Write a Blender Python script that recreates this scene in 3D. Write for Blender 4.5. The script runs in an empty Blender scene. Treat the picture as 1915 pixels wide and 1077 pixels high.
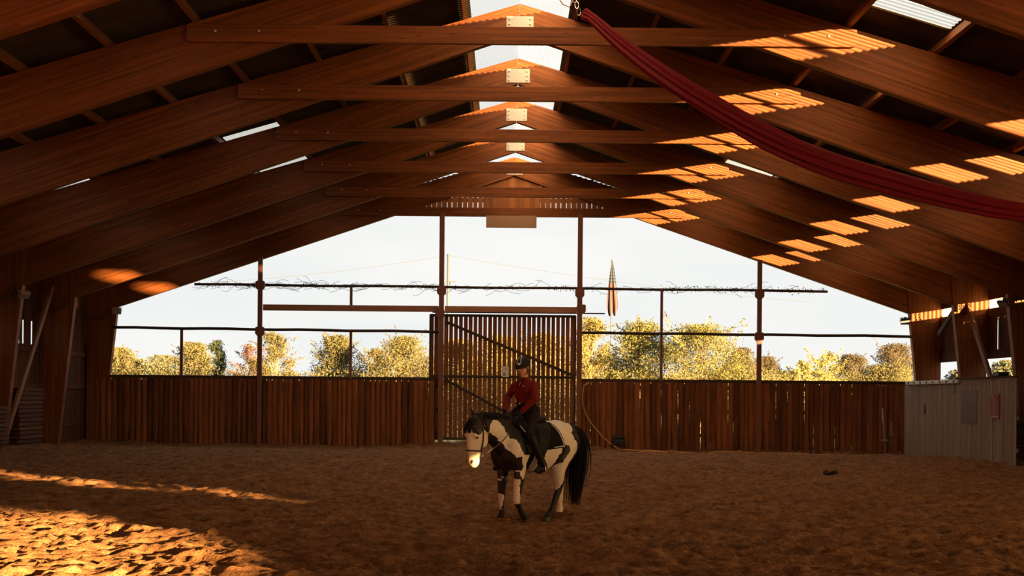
import bpy, bmesh, math, random
import numpy as np
from mathutils import Vector, Matrix, Euler, noise

R = random.Random(7)
C = bpy.context.scene.collection
SC = bpy.context.scene

# ------------------------------------------------------------------ camera, sky, sun, exposure
cam_d = bpy.data.cameras.new('camera')
cam = bpy.data.objects.new('camera', cam_d)
C.objects.link(cam)
cam.matrix_world = Matrix.Translation((-.24, 0, 1.8)) @ Matrix.Rotation(math.radians(90), 4, 'X') @ Matrix.Rotation(math.radians(.5), 4, 'Z')
cam_d.sensor_width = 36
cam_d.lens = 2500 / 1915 * 36
cam_d.shift_x = (957.5 - 947) / 1915
cam_d.shift_y = (740 - 538.5) / 1915
cam_d.clip_end = 2000
SC.camera = cam

w = bpy.data.worlds.new('sky')
SC.world = w
w.use_nodes = True
nt = w.node_tree
nt.nodes.clear()
_o = nt.nodes.new('ShaderNodeOutputWorld')
_b = nt.nodes.new('ShaderNodeBackground')
_t = nt.nodes.new('ShaderNodeTexCoord')
_m = nt.nodes.new('ShaderNodeMapping')
_m.inputs['Scale'].default_value = (1, 1, 4)
_n = nt.nodes.new('ShaderNodeTexNoise')
_n.inputs['Scale'].default_value = 3.5
_n.inputs['Detail'].default_value = 5
_r = nt.nodes.new('ShaderNodeValToRGB')
_r.color_ramp.elements[0].position = .36
_r.color_ramp.elements[0].color = (.83, .87, .865, 1)
_r.color_ramp.elements[1].position = .62
_r.color_ramp.elements[1].color = (.955, .95, .925, 1)
nt.links.new(_t.outputs['Generated'], _m.inputs['Vector'])
nt.links.new(_m.outputs['Vector'], _n.inputs['Vector'])
nt.links.new(_n.outputs['Fac'], _r.inputs['Fac'])
nt.links.new(_r.outputs['Color'], _b.inputs['Color'])
nt.links.new(_b.outputs['Background'], _o.inputs['Surface'])
_b.inputs['Strength'].default_value = 1.0

SUN_DIR = Vector((-.9, 1, -.135)).normalized()
sun_d = bpy.data.lights.new('sun', 'SUN')
sun_d.energy = 85
sun_d.color = (1, .63, .26)
sun_d.angle = math.radians(.75)
sun = bpy.data.objects.new('sun', sun_d)
C.objects.link(sun)
sun.rotation_euler = SUN_DIR.to_track_quat('-Z', 'Y').to_euler()
sun.location = (40, -40, 20)

SC.view_settings.view_transform = 'Standard'
SC.view_settings.look = 'None'
SC.view_settings.gamma = 1
SC.view_settings.use_curve_mapping = False
SC.view_settings.exposure = 0.0
try:
    SC.cycles.use_denoising = True
    SC.cycles.max_bounces = 10
    SC.cycles.transparent_max_bounces = 16
    SC.cycles.sample_clamp_indirect = 6
except Exception:
    pass


# ------------------------------------------------------------------ helpers
def tag(o, label=None, cat=None, group=None, kind=None):
    if label: o['label'] = label
    if cat: o['category'] = cat
    if group: o['group'] = group
    if kind: o['kind'] = kind
    return o


def empty(name, loc=(0, 0, 0), label=None, cat=None, group=None, kind=None, parent=None):
    o = bpy.data.objects.new(name, None)
    C.objects.link(o)
    o.location = loc
    o.empty_display_size = .1
    if parent: o.parent = parent
    return tag(o, label, cat, group, kind)


class MB:
    def __init__(s):
        s.v = []; s.f = []; s.mi = []; s.cur = 0

    def add(s, vs, fs):
        n = len(s.v)
        s.v += [tuple(p) for p in vs]
        s.f += [tuple(i + n for i in f) for f in fs]
        s.mi += [s.cur] * len(fs)
        return s

    def box(s, c, d, M=None):
        x, y, z = d[0] / 2, d[1] / 2, d[2] / 2
        vs = [Vector((a, b, e)) for a in (-x, x) for b in (-y, y) for e in (-z, z)]
        if M: vs = [M @ p for p in vs]
        c = Vector(c)
        return s.add([p + c for p in vs], [(0, 1, 3, 2), (4, 6, 7, 5), (0, 4, 5, 1), (2, 3, 7, 6), (0, 2, 6, 4), (1, 5, 7, 3)])

    def prism(s, poly, y0, y1, ax='Y'):
        n = len(poly)
        def P(a, b, t):
            return (a, t, b) if ax == 'Y' else ((t, a, b) if ax == 'X' else (a, b, t))
        vs = [P(a, b, y0) for a, b in poly] + [P(a, b, y1) for a, b in poly]
        fs = [tuple(range(n)), tuple(range(2 * n - 1, n - 1, -1))]
        fs += [(i, i + n, (i + 1) % n + n, (i + 1) % n) for i in range(n)]
        return s.add(vs, fs)

    def tube(s, pts, rad, n=8, flat=1.0, caps=True):
        pts = [Vector(p) for p in pts]
        if not hasattr(rad, '__len__'): rad = [rad] * len(pts)
        vs = []; fs = []
        up0 = None
        for i, p in enumerate(pts):
            d = (pts[min(i + 1, len(pts) - 1)] - pts[max(i - 1, 0)])
            if d.length < 1e-9: d = Vector((0, 0, 1))
            d.normalize()
            if up0 is None:
                up0 = Vector((0, 0, 1)) if abs(d.z) < .9 else Vector((1, 0, 0))
            a = d.cross(up0)
            if a.length < 1e-6: a = d.cross(Vector((0, 1, 0)))
            a.normalize(); b = a.cross(d).normalized(); up0 = b
            for k in range(n):
                t = 2 * math.pi * k / n
                vs.append(p + a * (math.cos(t) * rad[i]) + b * (math.sin(t) * rad[i] * flat))
        for i in range(len(pts) - 1):
            for k in range(n):
                k2 = (k + 1) % n
                fs.append((i * n + k, i * n + k2, (i + 1) * n + k2, (i + 1) * n + k))
        if caps:
            fs.append(tuple(range(n - 1, -1, -1)))
            fs.append(tuple((len(pts) - 1) * n + k for k in range(n)))
        return s.add(vs, fs)

    def ell(s, c, r, M=None, nu=16, nv=10):
        c = Vector(c); vs = [Vector((0, 0, -r[2]))]; fs = []
        for j in range(1, nv):
            ph = -math.pi / 2 + math.pi * j / nv
            for i in range(nu):
                th = 2 * math.pi * i / nu
                vs.append(Vector((r[0] * math.cos(ph) * math.cos(th), r[1] * math.cos(ph) * math.sin(th), r[2] * math.sin(ph))))
        vs.append(Vector((0, 0, r[2])))
        for i in range(nu):
            fs.append((0, 1 + (i + 1) % nu, 1 + i))
            fs.append((len(vs) - 1, 1 + (nv - 2) * nu + i, 1 + (nv - 2) * nu + (i + 1) % nu))
        for j in range(nv - 2):
            for i in range(nu):
                a = 1 + j * nu + i; b = 1 + j * nu + (i + 1) % nu
                fs.append((a, b, b + nu, a + nu))
        if M: vs = [M @ p for p in vs]
        return s.add([p + c for p in vs], fs)

    def loft(s, rings, cap=True):
        n = len(rings[0]); vs = [p for r in rings for p in r]; fs = []
        for i in range(len(rings) - 1):
            for k in range(n):
                k2 = (k + 1) % n
                fs.append((i * n + k, i * n + k2, (i + 1) * n + k2, (i + 1) * n + k))
        if cap:
            fs.append(tuple(range(n - 1, -1, -1))); fs.append(tuple((len(rings) - 1) * n + k for k in range(n)))
        return s.add(vs, fs)

    def mesh(s, name, mats, smooth=False, bevel=0):
        me = bpy.data.meshes.new(name)
        me.from_pydata([tuple(p) for p in s.v], [], s.f)
        if not isinstance(mats, (list, tuple)): mats = [mats]
        for m in mats: me.materials.append(m)
        if len(mats) > 1: me.polygons.foreach_set('material_index', s.mi)
        bm = bmesh.new(); bm.from_mesh(me)
        bmesh.ops.recalc_face_normals(bm, faces=bm.faces)
        if bevel:
            bmesh.ops.bevel(bm, geom=list(bm.edges), offset=bevel, segments=1, affect='EDGES', profile=.5)
        bm.to_mesh(me); bm.free()
        if smooth: me.polygons.foreach_set('use_smooth', [True] * len(me.polygons))
        me.update()
        return me

    def build(s, name, mats, parent=None, loc=(0, 0, 0), smooth=False, bevel=0, M=None):
        return link(name, s.mesh(name, mats, smooth, bevel), parent, loc, M)


def link(name, me, parent=None, loc=(0, 0, 0), M=None):
    o = bpy.data.objects.new(name, me)
    C.objects.link(o)
    if parent: o.parent = parent
    if M is not None: o.matrix_local = M
    else: o.location = loc
    return o


def axes(p, x, z):
    """matrix at p whose local X runs along x and local Z near z"""
    x = Vector(x).normalized(); z = Vector(z)
    y = z.cross(x).normalized(); z = x.cross(y)
    M = Matrix.Identity(4)
    for i in range(3):
        M[i][0] = x[i]; M[i][1] = y[i]; M[i][2] = z[i]; M[i][3] = p[i]
    return M


# ------------------------------------------------------------------ materials
class N:
    def __init__(s, name):
        s.m = bpy.data.materials.new(name); s.m.use_nodes = True
        s.t = s.m.node_tree; s.t.nodes.clear()
        s.out = s.new('ShaderNodeOutputMaterial')

    def new(s, k, **kw):
        n = s.t.nodes.new(k)
        for a, b in kw.items(): setattr(n, a, b)
        return n

    def put(s, sock, v):
        if hasattr(v, 'is_linked') or hasattr(v, 'links'): s.t.links.new(v, sock)
        elif v is not None: sock.default_value = v

    def math(s, op, a, b=0.0, c=0.0):
        n = s.new('ShaderNodeMath', operation=op)
        s.put(n.inputs[0], a); s.put(n.inputs[1], b)
        if len(n.inputs) > 2: s.put(n.inputs[2], c)
        return n.outputs[0]

    def noise(s, vec, scale=1, detail=3, rough=.5, dist=0):
        n = s.new('ShaderNodeTexNoise')
        s.put(n.inputs['Vector'], vec)
        n.inputs['Scale'].default_value = scale; n.inputs['Detail'].default_value = detail
        n.inputs['Roughness'].default_value = rough; n.inputs['Distortion'].default_value = dist
        return n.outputs['Fac']

    def mapping(s, vec, scale=(1, 1, 1), loc=None):
        n = s.new('ShaderNodeMapping')
        s.put(n.inputs['Vector'], vec); n.inputs['Scale'].default_value = scale
        if loc is not None: s.put(n.inputs['Location'], loc)
        return n.outputs[0]

    def ramp(s, fac, stops):
        n = s.new('ShaderNodeValToRGB'); s.put(n.inputs['Fac'], fac)
        e = n.color_ramp.elements
        e[0].position, e[0].color = stops[0][0], (*stops[0][1], 1)
        e[1].position, e[1].color = stops[-1][0], (*stops[-1][1], 1)
        for p, c in stops[1:-1]:
            k = e.new(p); k.color = (*c, 1)
        return n.outputs['Color']

    def mix(s, f, a, b, mode='MIX'):
        n = s.new('ShaderNodeMix', data_type='RGBA', blend_type=mode)
        s.put(n.inputs[0], f)
        s.put(n.inputs[6], a if not isinstance(a, tuple) else (*a, 1)); s.put(n.inputs[7], b if not isinstance(b, tuple) else (*b, 1))
        return n.outputs[2]

    def coord(s, k='Object'):
        return s.new('ShaderNodeTexCoord').outputs[k]

    def rand(s):
        return s.new('ShaderNodeObjectInfo').outputs['Random']

    def bsdf(s, col, rough=.6, spec=.3, metal=0, bump=None, bstr=.3, bdist=.01, **kw):
        n = s.new('ShaderNodeBsdfPrincipled')
        s.put(n.inputs['Base Color'], (*col, 1) if isinstance(col, tuple) else col)
        s.put(n.inputs['Roughness'], rough); n.inputs['Specular IOR Level'].default_value = spec
        n.inputs['Metallic'].default_value = metal
        for k, v in kw.items(): s.put(n.inputs[k], v)
        if bump is not None:
            b = s.new('ShaderNodeBump'); b.inputs['Strength'].default_value = bstr; b.inputs['Distance'].default_value = bdist
            s.put(b.inputs['Height'], bump); s.t.links.new(b.outputs[0], n.inputs['Normal'])
        s.t.links.new(n.outputs[0], s.out.inputs[0])
        return s.m


def plain(name, col, rough=.6, spec=.3, metal=0, var=.12, scale=20):
    k = N(name)
    f = k.noise(k.coord(), scale, 3)
    c = k.mix(f, tuple(x * (1 - var) for x in col), tuple(min(1, x * (1 + var)) for x in col))
    return k.bsdf(c, rough, spec, metal)


def wood(name, dark, light, lam=.045, knots=True, rough=.55, stain=.35, objvar=.35, grain=22.):
    """timber with its grain along local X; lam = lamination height along local Z"""
    k = N(name)
    co = k.coord()
    sep = k.new('ShaderNodeSeparateXYZ'); k.put(sep.inputs[0], co)
    rnd = k.rand()
    off = k.new('ShaderNodeCombineXYZ'); k.put(off.inputs[0], k.math('MULTIPLY', rnd, 37.)); k.put(off.inputs[1], k.math('MULTIPLY', rnd, 11.))
    g = k.noise(k.mapping(co, (.7, grain * .7, grain), off.outputs[0]), 1., 4, .6, .4)
    col = k.ramp(g, [(.25, dark), (.75, light)])
    if lam:
        zl = k.math('FLOOR', k.math('DIVIDE', sep.outputs[2], lam))
        xl = k.math('FLOOR', k.math('ADD', k.math('DIVIDE', sep.outputs[0], 2.3), k.math('MULTIPLY', zl, .37)))
        wn = k.new('ShaderNodeTexWhiteNoise', noise_dimensions='3D')
        cv = k.new('ShaderNodeCombineXYZ'); k.put(cv.inputs[0], xl); k.put(cv.inputs[1], zl); k.put(cv.inputs[2], rnd)
        k.put(wn.inputs['Vector'], cv.outputs[0])
        v = k.math('ADD', k.math('MULTIPLY', wn.outputs['Value'], .5), .72)
        fr = k.math('FRACT', k.math('DIVIDE', sep.outputs[2], lam))
        ln = k.math('GREATER_THAN', fr, .07)
        v = k.math('MULTIPLY', v, k.math('ADD', k.math('MULTIPLY', ln, .3), .7))
        vc = k.new('ShaderNodeCombineColor'); [k.put(vc.inputs[i], v) for i in range(3)]
        col = k.mix(1., col, vc.outputs[0], 'MULTIPLY')
    if stain:
        s1 = k.noise(k.mapping(co, (.35, 1, 1.2), off.outputs[0]), 1.6, 5, .62)
        col = k.mix(k.math('MULTIPLY', k.math('SUBTRACT', s1, .45, 0), stain * 4), col, tuple(x * .45 for x in dark))
    if knots:
        vo = k.new('ShaderNodeTexVoronoi'); k.put(vo.inputs['Vector'], k.mapping(co, (1.3, 9., 11.), off.outputs[0])); vo.inputs['Scale'].default_value = 1
        kn = k.math('LESS_THAN', vo.outputs['Distance'], .1)
        col = k.mix(k.math('MULTIPLY', kn, .75), col, tuple(x * .25 for x in dark))
    if objvar:
        ov = k.math('ADD', k.math('MULTIPLY', rnd, objvar * 2), 1 - objvar)
        vc = k.new('ShaderNodeCombineColor'); [k.put(vc.inputs[i], ov) for i in range(3)]
        col = k.mix(1., col, vc.outputs[0], 'MULTIPLY')
    return k.bsdf(col, rough, .25, bump=g, bstr=.25, bdist=.008)


M_GLULAM = wood('glulam', (.16, .042, .0085), (.275, .082, .0175), stain=.22, objvar=.06)
M_PURLIN = wood('purlin_wood', (.17, .065, .026), (.28, .11, .05), lam=0, objvar=.12)
M_PLANK = wood('weathered_slab_wood', (.17, .052, .017), (.36, .12, .043), lam=0, objvar=.5, rough=.8, stain=.55, grain=14)
def saw_marks():
    t = M_PLANK.node_tree; k = N.__new__(N); k.m = M_PLANK; k.t = t
    b = [n for n in t.nodes if n.type == 'BSDF_PRINCIPLED'][0]
    src = b.inputs['Base Color'].links[0].from_socket
    co = k.coord(); sp = k.new('ShaderNodeSeparateXYZ'); k.put(sp.inputs[0], co)
    s = k.math('SINE', k.math('ADD', k.math('MULTIPLY', sp.outputs[0], 115.), k.math('MULTIPLY', k.noise(co, 3., 2), 14.)))
    on = k.math('MULTIPLY', k.math('GREATER_THAN', k.rand(), .7), k.math('MULTIPLY', k.math('ADD', s, 1.), .2))
    k.put(b.inputs['Base Color'], k.mix(on, src, (.04, .014, .006)))


saw_marks()
M_GATE = wood('gate_wood', (.21, .07, .025), (.33, .117, .045), lam=0, objvar=.25, rough=.8)
M_BOARD = wood('gable_board_wood', (.3, .105, .035), (.45, .17, .062), lam=0, objvar=.2, rough=.75)
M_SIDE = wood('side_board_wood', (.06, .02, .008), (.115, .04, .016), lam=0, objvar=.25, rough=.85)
M_GREYWOOD = wood('greyed_softwood', (.19, .135, .085), (.34, .25, .17), lam=0, objvar=.2, rough=.8, stain=.5)
M_LINTEL = wood('lintel_wood', (.36, .16, .09), (.5, .24, .14), lam=0, objvar=.1)
M_DARKBAR = plain('dark_wood_bar', (.07, .035, .02), .7)
M_IRON = plain('rusty_brown_steel', (.22, .08, .042), .6, .4)
M_STEEL = plain('galvanised_steel', (.55, .52, .48), .5, .5, .3)
M_BLACK = plain('black_plastic', (.02, .018, .017), .45)
M_BOLT = plain('dark_bolt_steel', (.05, .03, .022), .5, .5, .5)
M_BOLTP = plain('bright_bolt_steel', (.7, .62, .52), .4, .5, .3)
M_PLATE = plain('grey_plywood_plate', (.62, .56, .5), .6, .3, 0, .15, 6)
M_FIBRE = plain('brown_fibre_board', (.42, .24, .15), .8)


def mat_roof():
    k = N('dark_corrugated_sheet'); co = k.coord()
    n = k.noise(co, 1.5, 4)
    return k.bsdf(k.ramp(n, [(.3, (.035, .026, .02)), (.7, (.07, .05, .036))]), .8, .2)


def mat_sheet(name, tr, milk=(.9, .88, .84), lo=.25):
    """translucent corrugated plastic: clear crests, cloudier troughs put in to stripe the sunlight"""
    k = N(name); co = k.coord()
    sep = k.new('ShaderNodeSeparateXYZ'); k.put(sep.inputs[0], co)
    s = k.math('SINE', k.math('MULTIPLY', sep.outputs[1], 2 * math.pi / .177))
    s = k.math('ADD', k.math('MULTIPLY', s, .5), .5)
    s = k.math('POWER', s, 1.1)
    t = k.new('ShaderNodeBsdfTransparent'); k.put(t.inputs[0], (1, .98, .94, 1))
    d = k.new('ShaderNodeBsdfTranslucent'); k.put(d.inputs[0], (*milk, 1))
    m = k.new('ShaderNodeMixShader')
    k.put(m.inputs[0], k.math('SUBTRACT', 1., k.math('MULTIPLY', k.math('ADD', k.math('MULTIPLY', s, 1 - lo), lo), tr)))
    k.t.links.new(t.outputs[0], m.inputs[1]); k.t.links.new(d.outputs[0], m.inputs[2])
    k.t.links.new(m.outputs[0], k.out.inputs[0])
    return k.m


def mat_sand():
    k = N('arena_sand'); co = k.coord()
    a = k.noise(co, .22, 4, .6); b = k.noise(co, 5., 5, .65); c = k.noise(co, 42., 4, .7)
    d = k.noise(k.mapping(co, (.9, 1.3, 1)), 1.5, 6, .72)
    col = k.ramp(b, [(.3, (.13, .052, .018)), (.5, (.30, .135, .052)), (.72, (.46, .23, .10))])
    damp = k.math('MULTIPLY', k.math('SUBTRACT', d, .5), 5.)
    dn = k.new('ShaderNodeClamp'); k.put(dn.inputs[0], damp)
    col = k.mix(k.math('MULTIPLY', dn.outputs[0], .72), col, (.055, .022, .008))
    col = k.mix(k.math('MULTIPLY', a, .35), col, (.14, .06, .024))
    e = k.new('ShaderNodeClamp'); k.put(e.inputs[0], k.math('MULTIPLY', k.math('SUBTRACT', c, .47), 3.2))
    col = k.mix(e.outputs[0], col, (.045, .018, .007))
    h = k.math('ADD', k.math('ADD', k.math('MULTIPLY', b, .7), k.math('MULTIPLY', c, -.55)), k.math('MULTIPLY', dn.outputs[0], -.5))
    return k.bsdf(col, .95, .1, bump=h, bstr=.9, bdist=.06)


def mat_leaf(name, a, b, c):
    k = N(name); co = k.coord()
    n = k.noise(co, 1.1, 3, .6); n2 = k.noise(co, 9., 2)
    col = k.ramp(n, [(.32, a), (.5, b), (.68, c)])
    col = k.mix(k.math('MULTIPLY', n2, .35), col, tuple(x * .5 for x in a))
    d = k.new('ShaderNodeBsdfDiffuse'); k.put(d.inputs[0], col)
    t = k.new('ShaderNodeBsdfTranslucent'); k.put(t.inputs[0], col)
    m = k.new('ShaderNodeMixShader'); m.inputs[0].default_value = .45
    k.t.links.new(d.outputs[0], m.inputs[1]); k.t.links.new(t.outputs[0], m.inputs[2])
    k.t.links.new(m.outputs[0], k.out.inputs[0])
    return k.m


M_ROOF = mat_roof()
M_SKY = mat_sheet('clear_corrugated_plastic', .72, (.62, .6, .55), .12)
M_RIDGE = mat_sheet('milky_corrugated_plastic', .36, (.98, .98, .97), .65)
M_FILL_PANE = mat_sheet('added_fill_sheet', 0., (.66, .62, .55))
M_SAND = mat_sand()

# ------------------------------------------------------------------ floor
FR = [25.93 + 5 * k for k in range(-1, 6)]       # the seven frames the photograph shows


def smooth(a, b, x):
    t = np.clip((x - a) / (b - a), 0, 1)
    return t * t * (3 - 2 * t)


def vnoise(x, y, seed):
    xi = np.floor(x).astype(np.int64); yi = np.floor(y).astype(np.int64)
    fx = x - xi; fy = y - yi
    fx = fx * fx * (3 - 2 * fx); fy = fy * fy * (3 - 2 * fy)
    def h(a, b):
        n = (a * 374761393 + b * 668265263 + seed * 974634777) & 0x7fffffff
        n = ((n ^ (n >> 13)) * 1274126177) & 0x7fffffff
        return ((n ^ (n >> 16)) & 0xffff) / 65535.
    return (h(xi, yi) * (1 - fx) + h(xi + 1, yi) * fx) * (1 - fy) + (h(xi, yi + 1) * (1 - fx) + h(xi + 1, yi + 1) * fx) * fy


def base_z(X, Y):
    """large shape of the sand: lower along the far wall, a rise at the gate, low banks at the walls"""
    X = np.asarray(X, float); Y = np.asarray(Y, float)
    drop = (.19 + .006 * (X + 15)) * smooth(41, 49.5, Y)
    gate = np.exp(-((X + .2) / 3.0) ** 2) * smooth(42, 50, Y) * .3
    bank = .10 * smooth(49.6, 50.8, Y)
    side = .10 * smooth(14.6, 15.9, np.abs(X)) * smooth(20, 30, Y)
    return -drop + gate + bank * .9 + side


def sand_z(X, Y):
    z = base_z(X, Y)
    x2 = X * .8 + Y * .25; y2 = Y
    c1 = vnoise(x2 * 1.1, y2 * 1.3, 1); c2 = vnoise(x2 * 2.7, y2 * 3.1, 2); c3 = vnoise(x2 * 6.3, y2 * 7., 3); c4 = vnoise(X * 14., Y * 15., 4)
    r = (np.abs(c3 - .5) * 2)
    return z + (c1 - .5) * .08 + (c2 - .5) * .10 + (.45 - r) * .075 + (c4 - .5) * .05


def build_floor():
    ys = [-20., -10., 0., 6., 10.]
    y = 11.2
    while y < 51.9:
        ys.append(y); y += max(.035, y * y / 4500 * .95)
    ys.append(51.9)
    ys = np.array(ys)
    nx = 560
    us = np.linspace(-1, 1, nx)
    us = np.sign(us) * (np.abs(us) * .55 + .45 * np.abs(us) ** 2.2)
    xs = us * 17.3
    X, Y = np.meshgrid(xs, ys)
    Z = sand_z(X, Y)
    ny = len(ys)
    v = np.stack([X.ravel(), Y.ravel(), Z.ravel()], 1)
    i = np.arange(ny - 1)[:, None] * nx + np.arange(nx - 1)[None]
    f = np.stack([i, i + 1, i + nx + 1, i + nx], -1).reshape(-1, 4)
    me = bpy.data.meshes.new('floor')
    me.vertices.add(len(v)); me.vertices.foreach_set('co', v.ravel())
    me.loops.add(f.size); me.loops.foreach_set('vertex_index', f.ravel().astype(np.int32))
    me.polygons.add(len(f)); me.polygons.foreach_set('loop_start', np.arange(0, f.size, 4, dtype=np.int32))
    me.update(calc_edges=True)
    me.materials.append(M_SAND)
    me.polygons.foreach_set('use_smooth', np.ones(len(f), bool))
    return tag(link('floor', me), 'trodden brown riding arena sand with clods and hoof marks', kind='structure')


build_floor()


def gz(x, y):
    return float(sand_z(np.array([x]), np.array([y]))[0])


# ------------------------------------------------------------------ roof
ZR = 11.11            # sheet height at the ridge, falls .293 per metre
PUR = [1.3 + 1.7 * i for i in range(10)]
XB = [1.15, 6.5, 8.05, 11.6, 13.15, 17.5]
Y0, Y1 = -20., 51.45
SKYB = {1: [], -1: [], 3: []}             # (y0, y1) of the clear sheets in each bay, right and left slope
for k_, yk in enumerate(FR[1:]):
    SKYB[1] += [(yk - (4.4 if k_ == 4 else 3.7), yk - 2.22), (yk - 2.0, yk - (.73 if k_ == 0 else .95))]
    SKYB[3] += [(yk - 3.25, yk - 2.4), (yk - 1.85, yk - .95)]      # lower row, right slope
    SKYB[-1] += [(yk - (3.5, 3.4, 3.5, 4.4, 4.4, 3.6)[k_], yk - (1.75 if k_ == 0 else 1.1))]
PITCH = .177


def sheet(x0, x1, sgn, ya, yb, res=6):
    n = max(2, int((yb - ya) / PITCH * res))
    yy = np.linspace(ya, yb, n + 1)
    mb = MB()
    vs = []
    for y_ in yy:
        dz = .018 * math.sin(2 * math.pi * y_ / PITCH)
        for x_ in (x0, x1):
            vs.append((sgn * x_, y_, ZR - .293 * x_ + dz + .03))
    mb.add(vs, [(2 * i, 2 * i + 1, 2 * i + 3, 2 * i + 2) for i in range(n)])
    return mb


roof = empty('ceiling', (0, 0, 0), kind='structure')
tag(roof, 'dark corrugated roof sheeting over the timber frames')
for sgn in (-1, 1):
    for i in range(len(XB) - 1):
        sky = i in (1, 3)
        segs = []
        if not sky: segs = [(Y0, 8.), (8., 21.), (21., Y1)]
        else:
            c = Y0
            for a, b in SKYB[3 if (sgn, i) == (1, 3) else sgn]:
                segs.append((c, a)); c = b
            segs.append((c, Y1))
        for a, b in segs:
            sheet(XB[i], XB[i + 1], sgn, a, b, 6 if b > 20 else 2).build('roof_sheet', M_ROOF, roof, smooth=True)
# dark ridge cap behind the camera, milky ridge light over the bays in view
nwin = 0
for sgn in (-1, 1):
    sheet(0, 1.15, sgn, Y0, 14., 2).build('roof_sheet', M_ROOF, roof, smooth=True)
for a, b in [(14., 20.93)] + [(FR[i], FR[i + 1]) for i in range(6)]:
    nwin += 1
    mb = sheet(0, 1.15, 1, a, b); m2 = sheet(0, 1.15, -1, a, b)
    mb.add(m2.v, m2.f)
    tag(mb.build('window_%d' % nwin, M_RIDGE, None, smooth=True), 'milky corrugated ridge light strip between two frames', kind='structure')
for sgn in (-1, 1):
    for i in (1, 3):
        for a, b in SKYB[3 if (sgn, i) == (1, 3) else sgn]:
            nwin += 1
            tag(sheet(XB[i], XB[i + 1], sgn, a, b).build('window_%d' % nwin, M_SKY, None, smooth=True), 'clear corrugated roof light between two purlins', kind='structure')

ORD = ['first', 'second', 'third', 'fourth', 'fifth', 'sixth', 'seventh', 'eighth', 'ninth', 'lowest']
for sgn in (-1, 1):
    for i, x_ in enumerate(PUR):
        L = 44.
        mb = MB().box((0, 0, 0), (L, .09, .2))
        M = axes((sgn * x_, 51.35 - L / 2, 10.9 - .293 * x_ + .112), (0, 1, 0), (sgn * .281, 0, .96))
        o = mb.build('purlin', M_PURLIN, None, M=M)
        tag(o, 'brown roof purlin, %s %s from the ridge on the %s slope' % (ORD[i], 'one' if i == 9 else 'one out', 'left' if sgn < 0 else 'right'), 'purlin', 'roof purlins')

# ------------------------------------------------------------------ timber portal frames
SL = math.atan(.34)
cosS, sinS = math.cos(SL), math.sin(SL)
RAFT = [(.004, 10.2), (15.15, 5.05), (16.74, 4.86), (16.98, 5.92), (.004, 10.9)]
PILL = [(15.72, -.5), (16.27, -.5), (16.27, 3.55), (16.79, 4.9), (16.97, 5.86), (14.98, 6.3)]


def local_poly(poly, sgn, M, y0, y1):
    Mi = M.inverted(); mb = MB()
    pts = [Mi @ Vector((sgn * a, y0, b)) for a, b in poly] + [Mi @ Vector((sgn * a, y1, b)) for a, b in poly]
    n = len(poly)
    mb.add(pts, [tuple(range(n)), tuple(range(2 * n - 1, n - 1, -1))] + [(i, i + n, (i + 1) % n + n, (i + 1) % n) for i in range(n)])
    return mb


def bolt_mesh(r, h, m, n=8):
    return MB().tube([(0, 0, 0), (0, -h, 0)], [r, r * .8], n).mesh('bolt', m, True)


BOLT = bolt_mesh(.034, .02, M_BOLT)
BOLTS = bolt_mesh(.028, .02, M_BOLTP)
RAFM = {}
for sgn in (-1, 1):
    Mr = axes((sgn * .004, 0, 10.2), (sgn * cosS, 0, -sinS), (0, 0, 1))
    RAFM[sgn] = (Mr, local_poly(RAFT, sgn, Mr, -.1, .1).mesh('rafter', M_GLULAM, bevel=.008))
    Mp = axes((sgn * 15.7, 0, 0), (0, 0, 1), (sgn, 0, 0))
    RAFM[sgn] += (Mp, local_poly(PILL, sgn, Mp, -.13, .13).mesh('pillar', M_GLULAM, bevel=.008))
tie_poly = [(-6.52, 8.64), (-6.5, 8.96), (6.5, 8.96), (6.52, 8.68), (6.44, 8.62), (-6.44, 8.62)]
tie_mb = MB().prism(tie_poly, -.05, .05)
for i, p in enumerate(tie_mb.v): tie_mb.v[i] = (p[0], p[1], p[2] - 8.79)
TIE = tie_mb.mesh('tie_beam', M_GLULAM, bevel=.008)
pm = MB().box((0, 0, 0), (.63, .02, .37))
PLATE = pm.mesh('ridge_plate', M_PLATE, bevel=.004)
KN = ['nearest, only its lower rafters in view', 'second from camera, highest tie beam', 'third from the camera', 'fourth from the camera', 'fifth from the camera', 'sixth from the camera, one before the gable wall', 'farthest, standing against the gable wall']
for k, yk in enumerate(FR):
    e = empty('timber_frame', (0, yk, 0), 'glued timber portal frame with plated ridge, ' + KN[k], 'roof frame', 'timber portal frames of the hall')
    for sgn in (-1, 1):
        Mr, rme, Mp, pme = RAFM[sgn]
        link('rafter', rme, e, M=Matrix.Translation((0, .2, 0)) @ Mr)
        link('pillar', pme, e, M=Matrix.Translation((0, .2, 0)) @ Mp)
        if k >= 3:
            for rr, n0 in ((.62, 16), (.48, 13)):
                for j in range(n0):
                    t = math.pi * (1.02 + .96 * j / (n0 - 1))
                    link('bolt', BOLT, e, (sgn * (15.95 + rr * math.cos(t)), .07, 5.05 + rr * .78 * math.sin(t)))
            for j in range(5):
                link('bolt', BOLT, e, (sgn * (16.35 + .07 * j), .07, 4.95 + .13 * j))
    link('tie_beam', TIE, e, (0, .05, 8.79))
    if k > 0:
        link('ridge_plate', PLATE, e, (0, .09, 10.42))
        for bx in (-.24, .24):
            for bz in (-.12, 0, .12):
                link('plate_bolt', BOLTS, e, (bx, .08, 10.42 + bz))
    for sgn in (-1, 1):
        for bx in (5.1, 5.95):
            link('tie_bolt', BOLTS, e, (sgn * bx, 0, 8.83))

# ------------------------------------------------------------------ far wall
YW = 51.12
wall = empty('wall_back', (0, 51, 0), kind='structure')
tag(wall, 'far gable wall: slab plank boarding below, open above')


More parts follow.
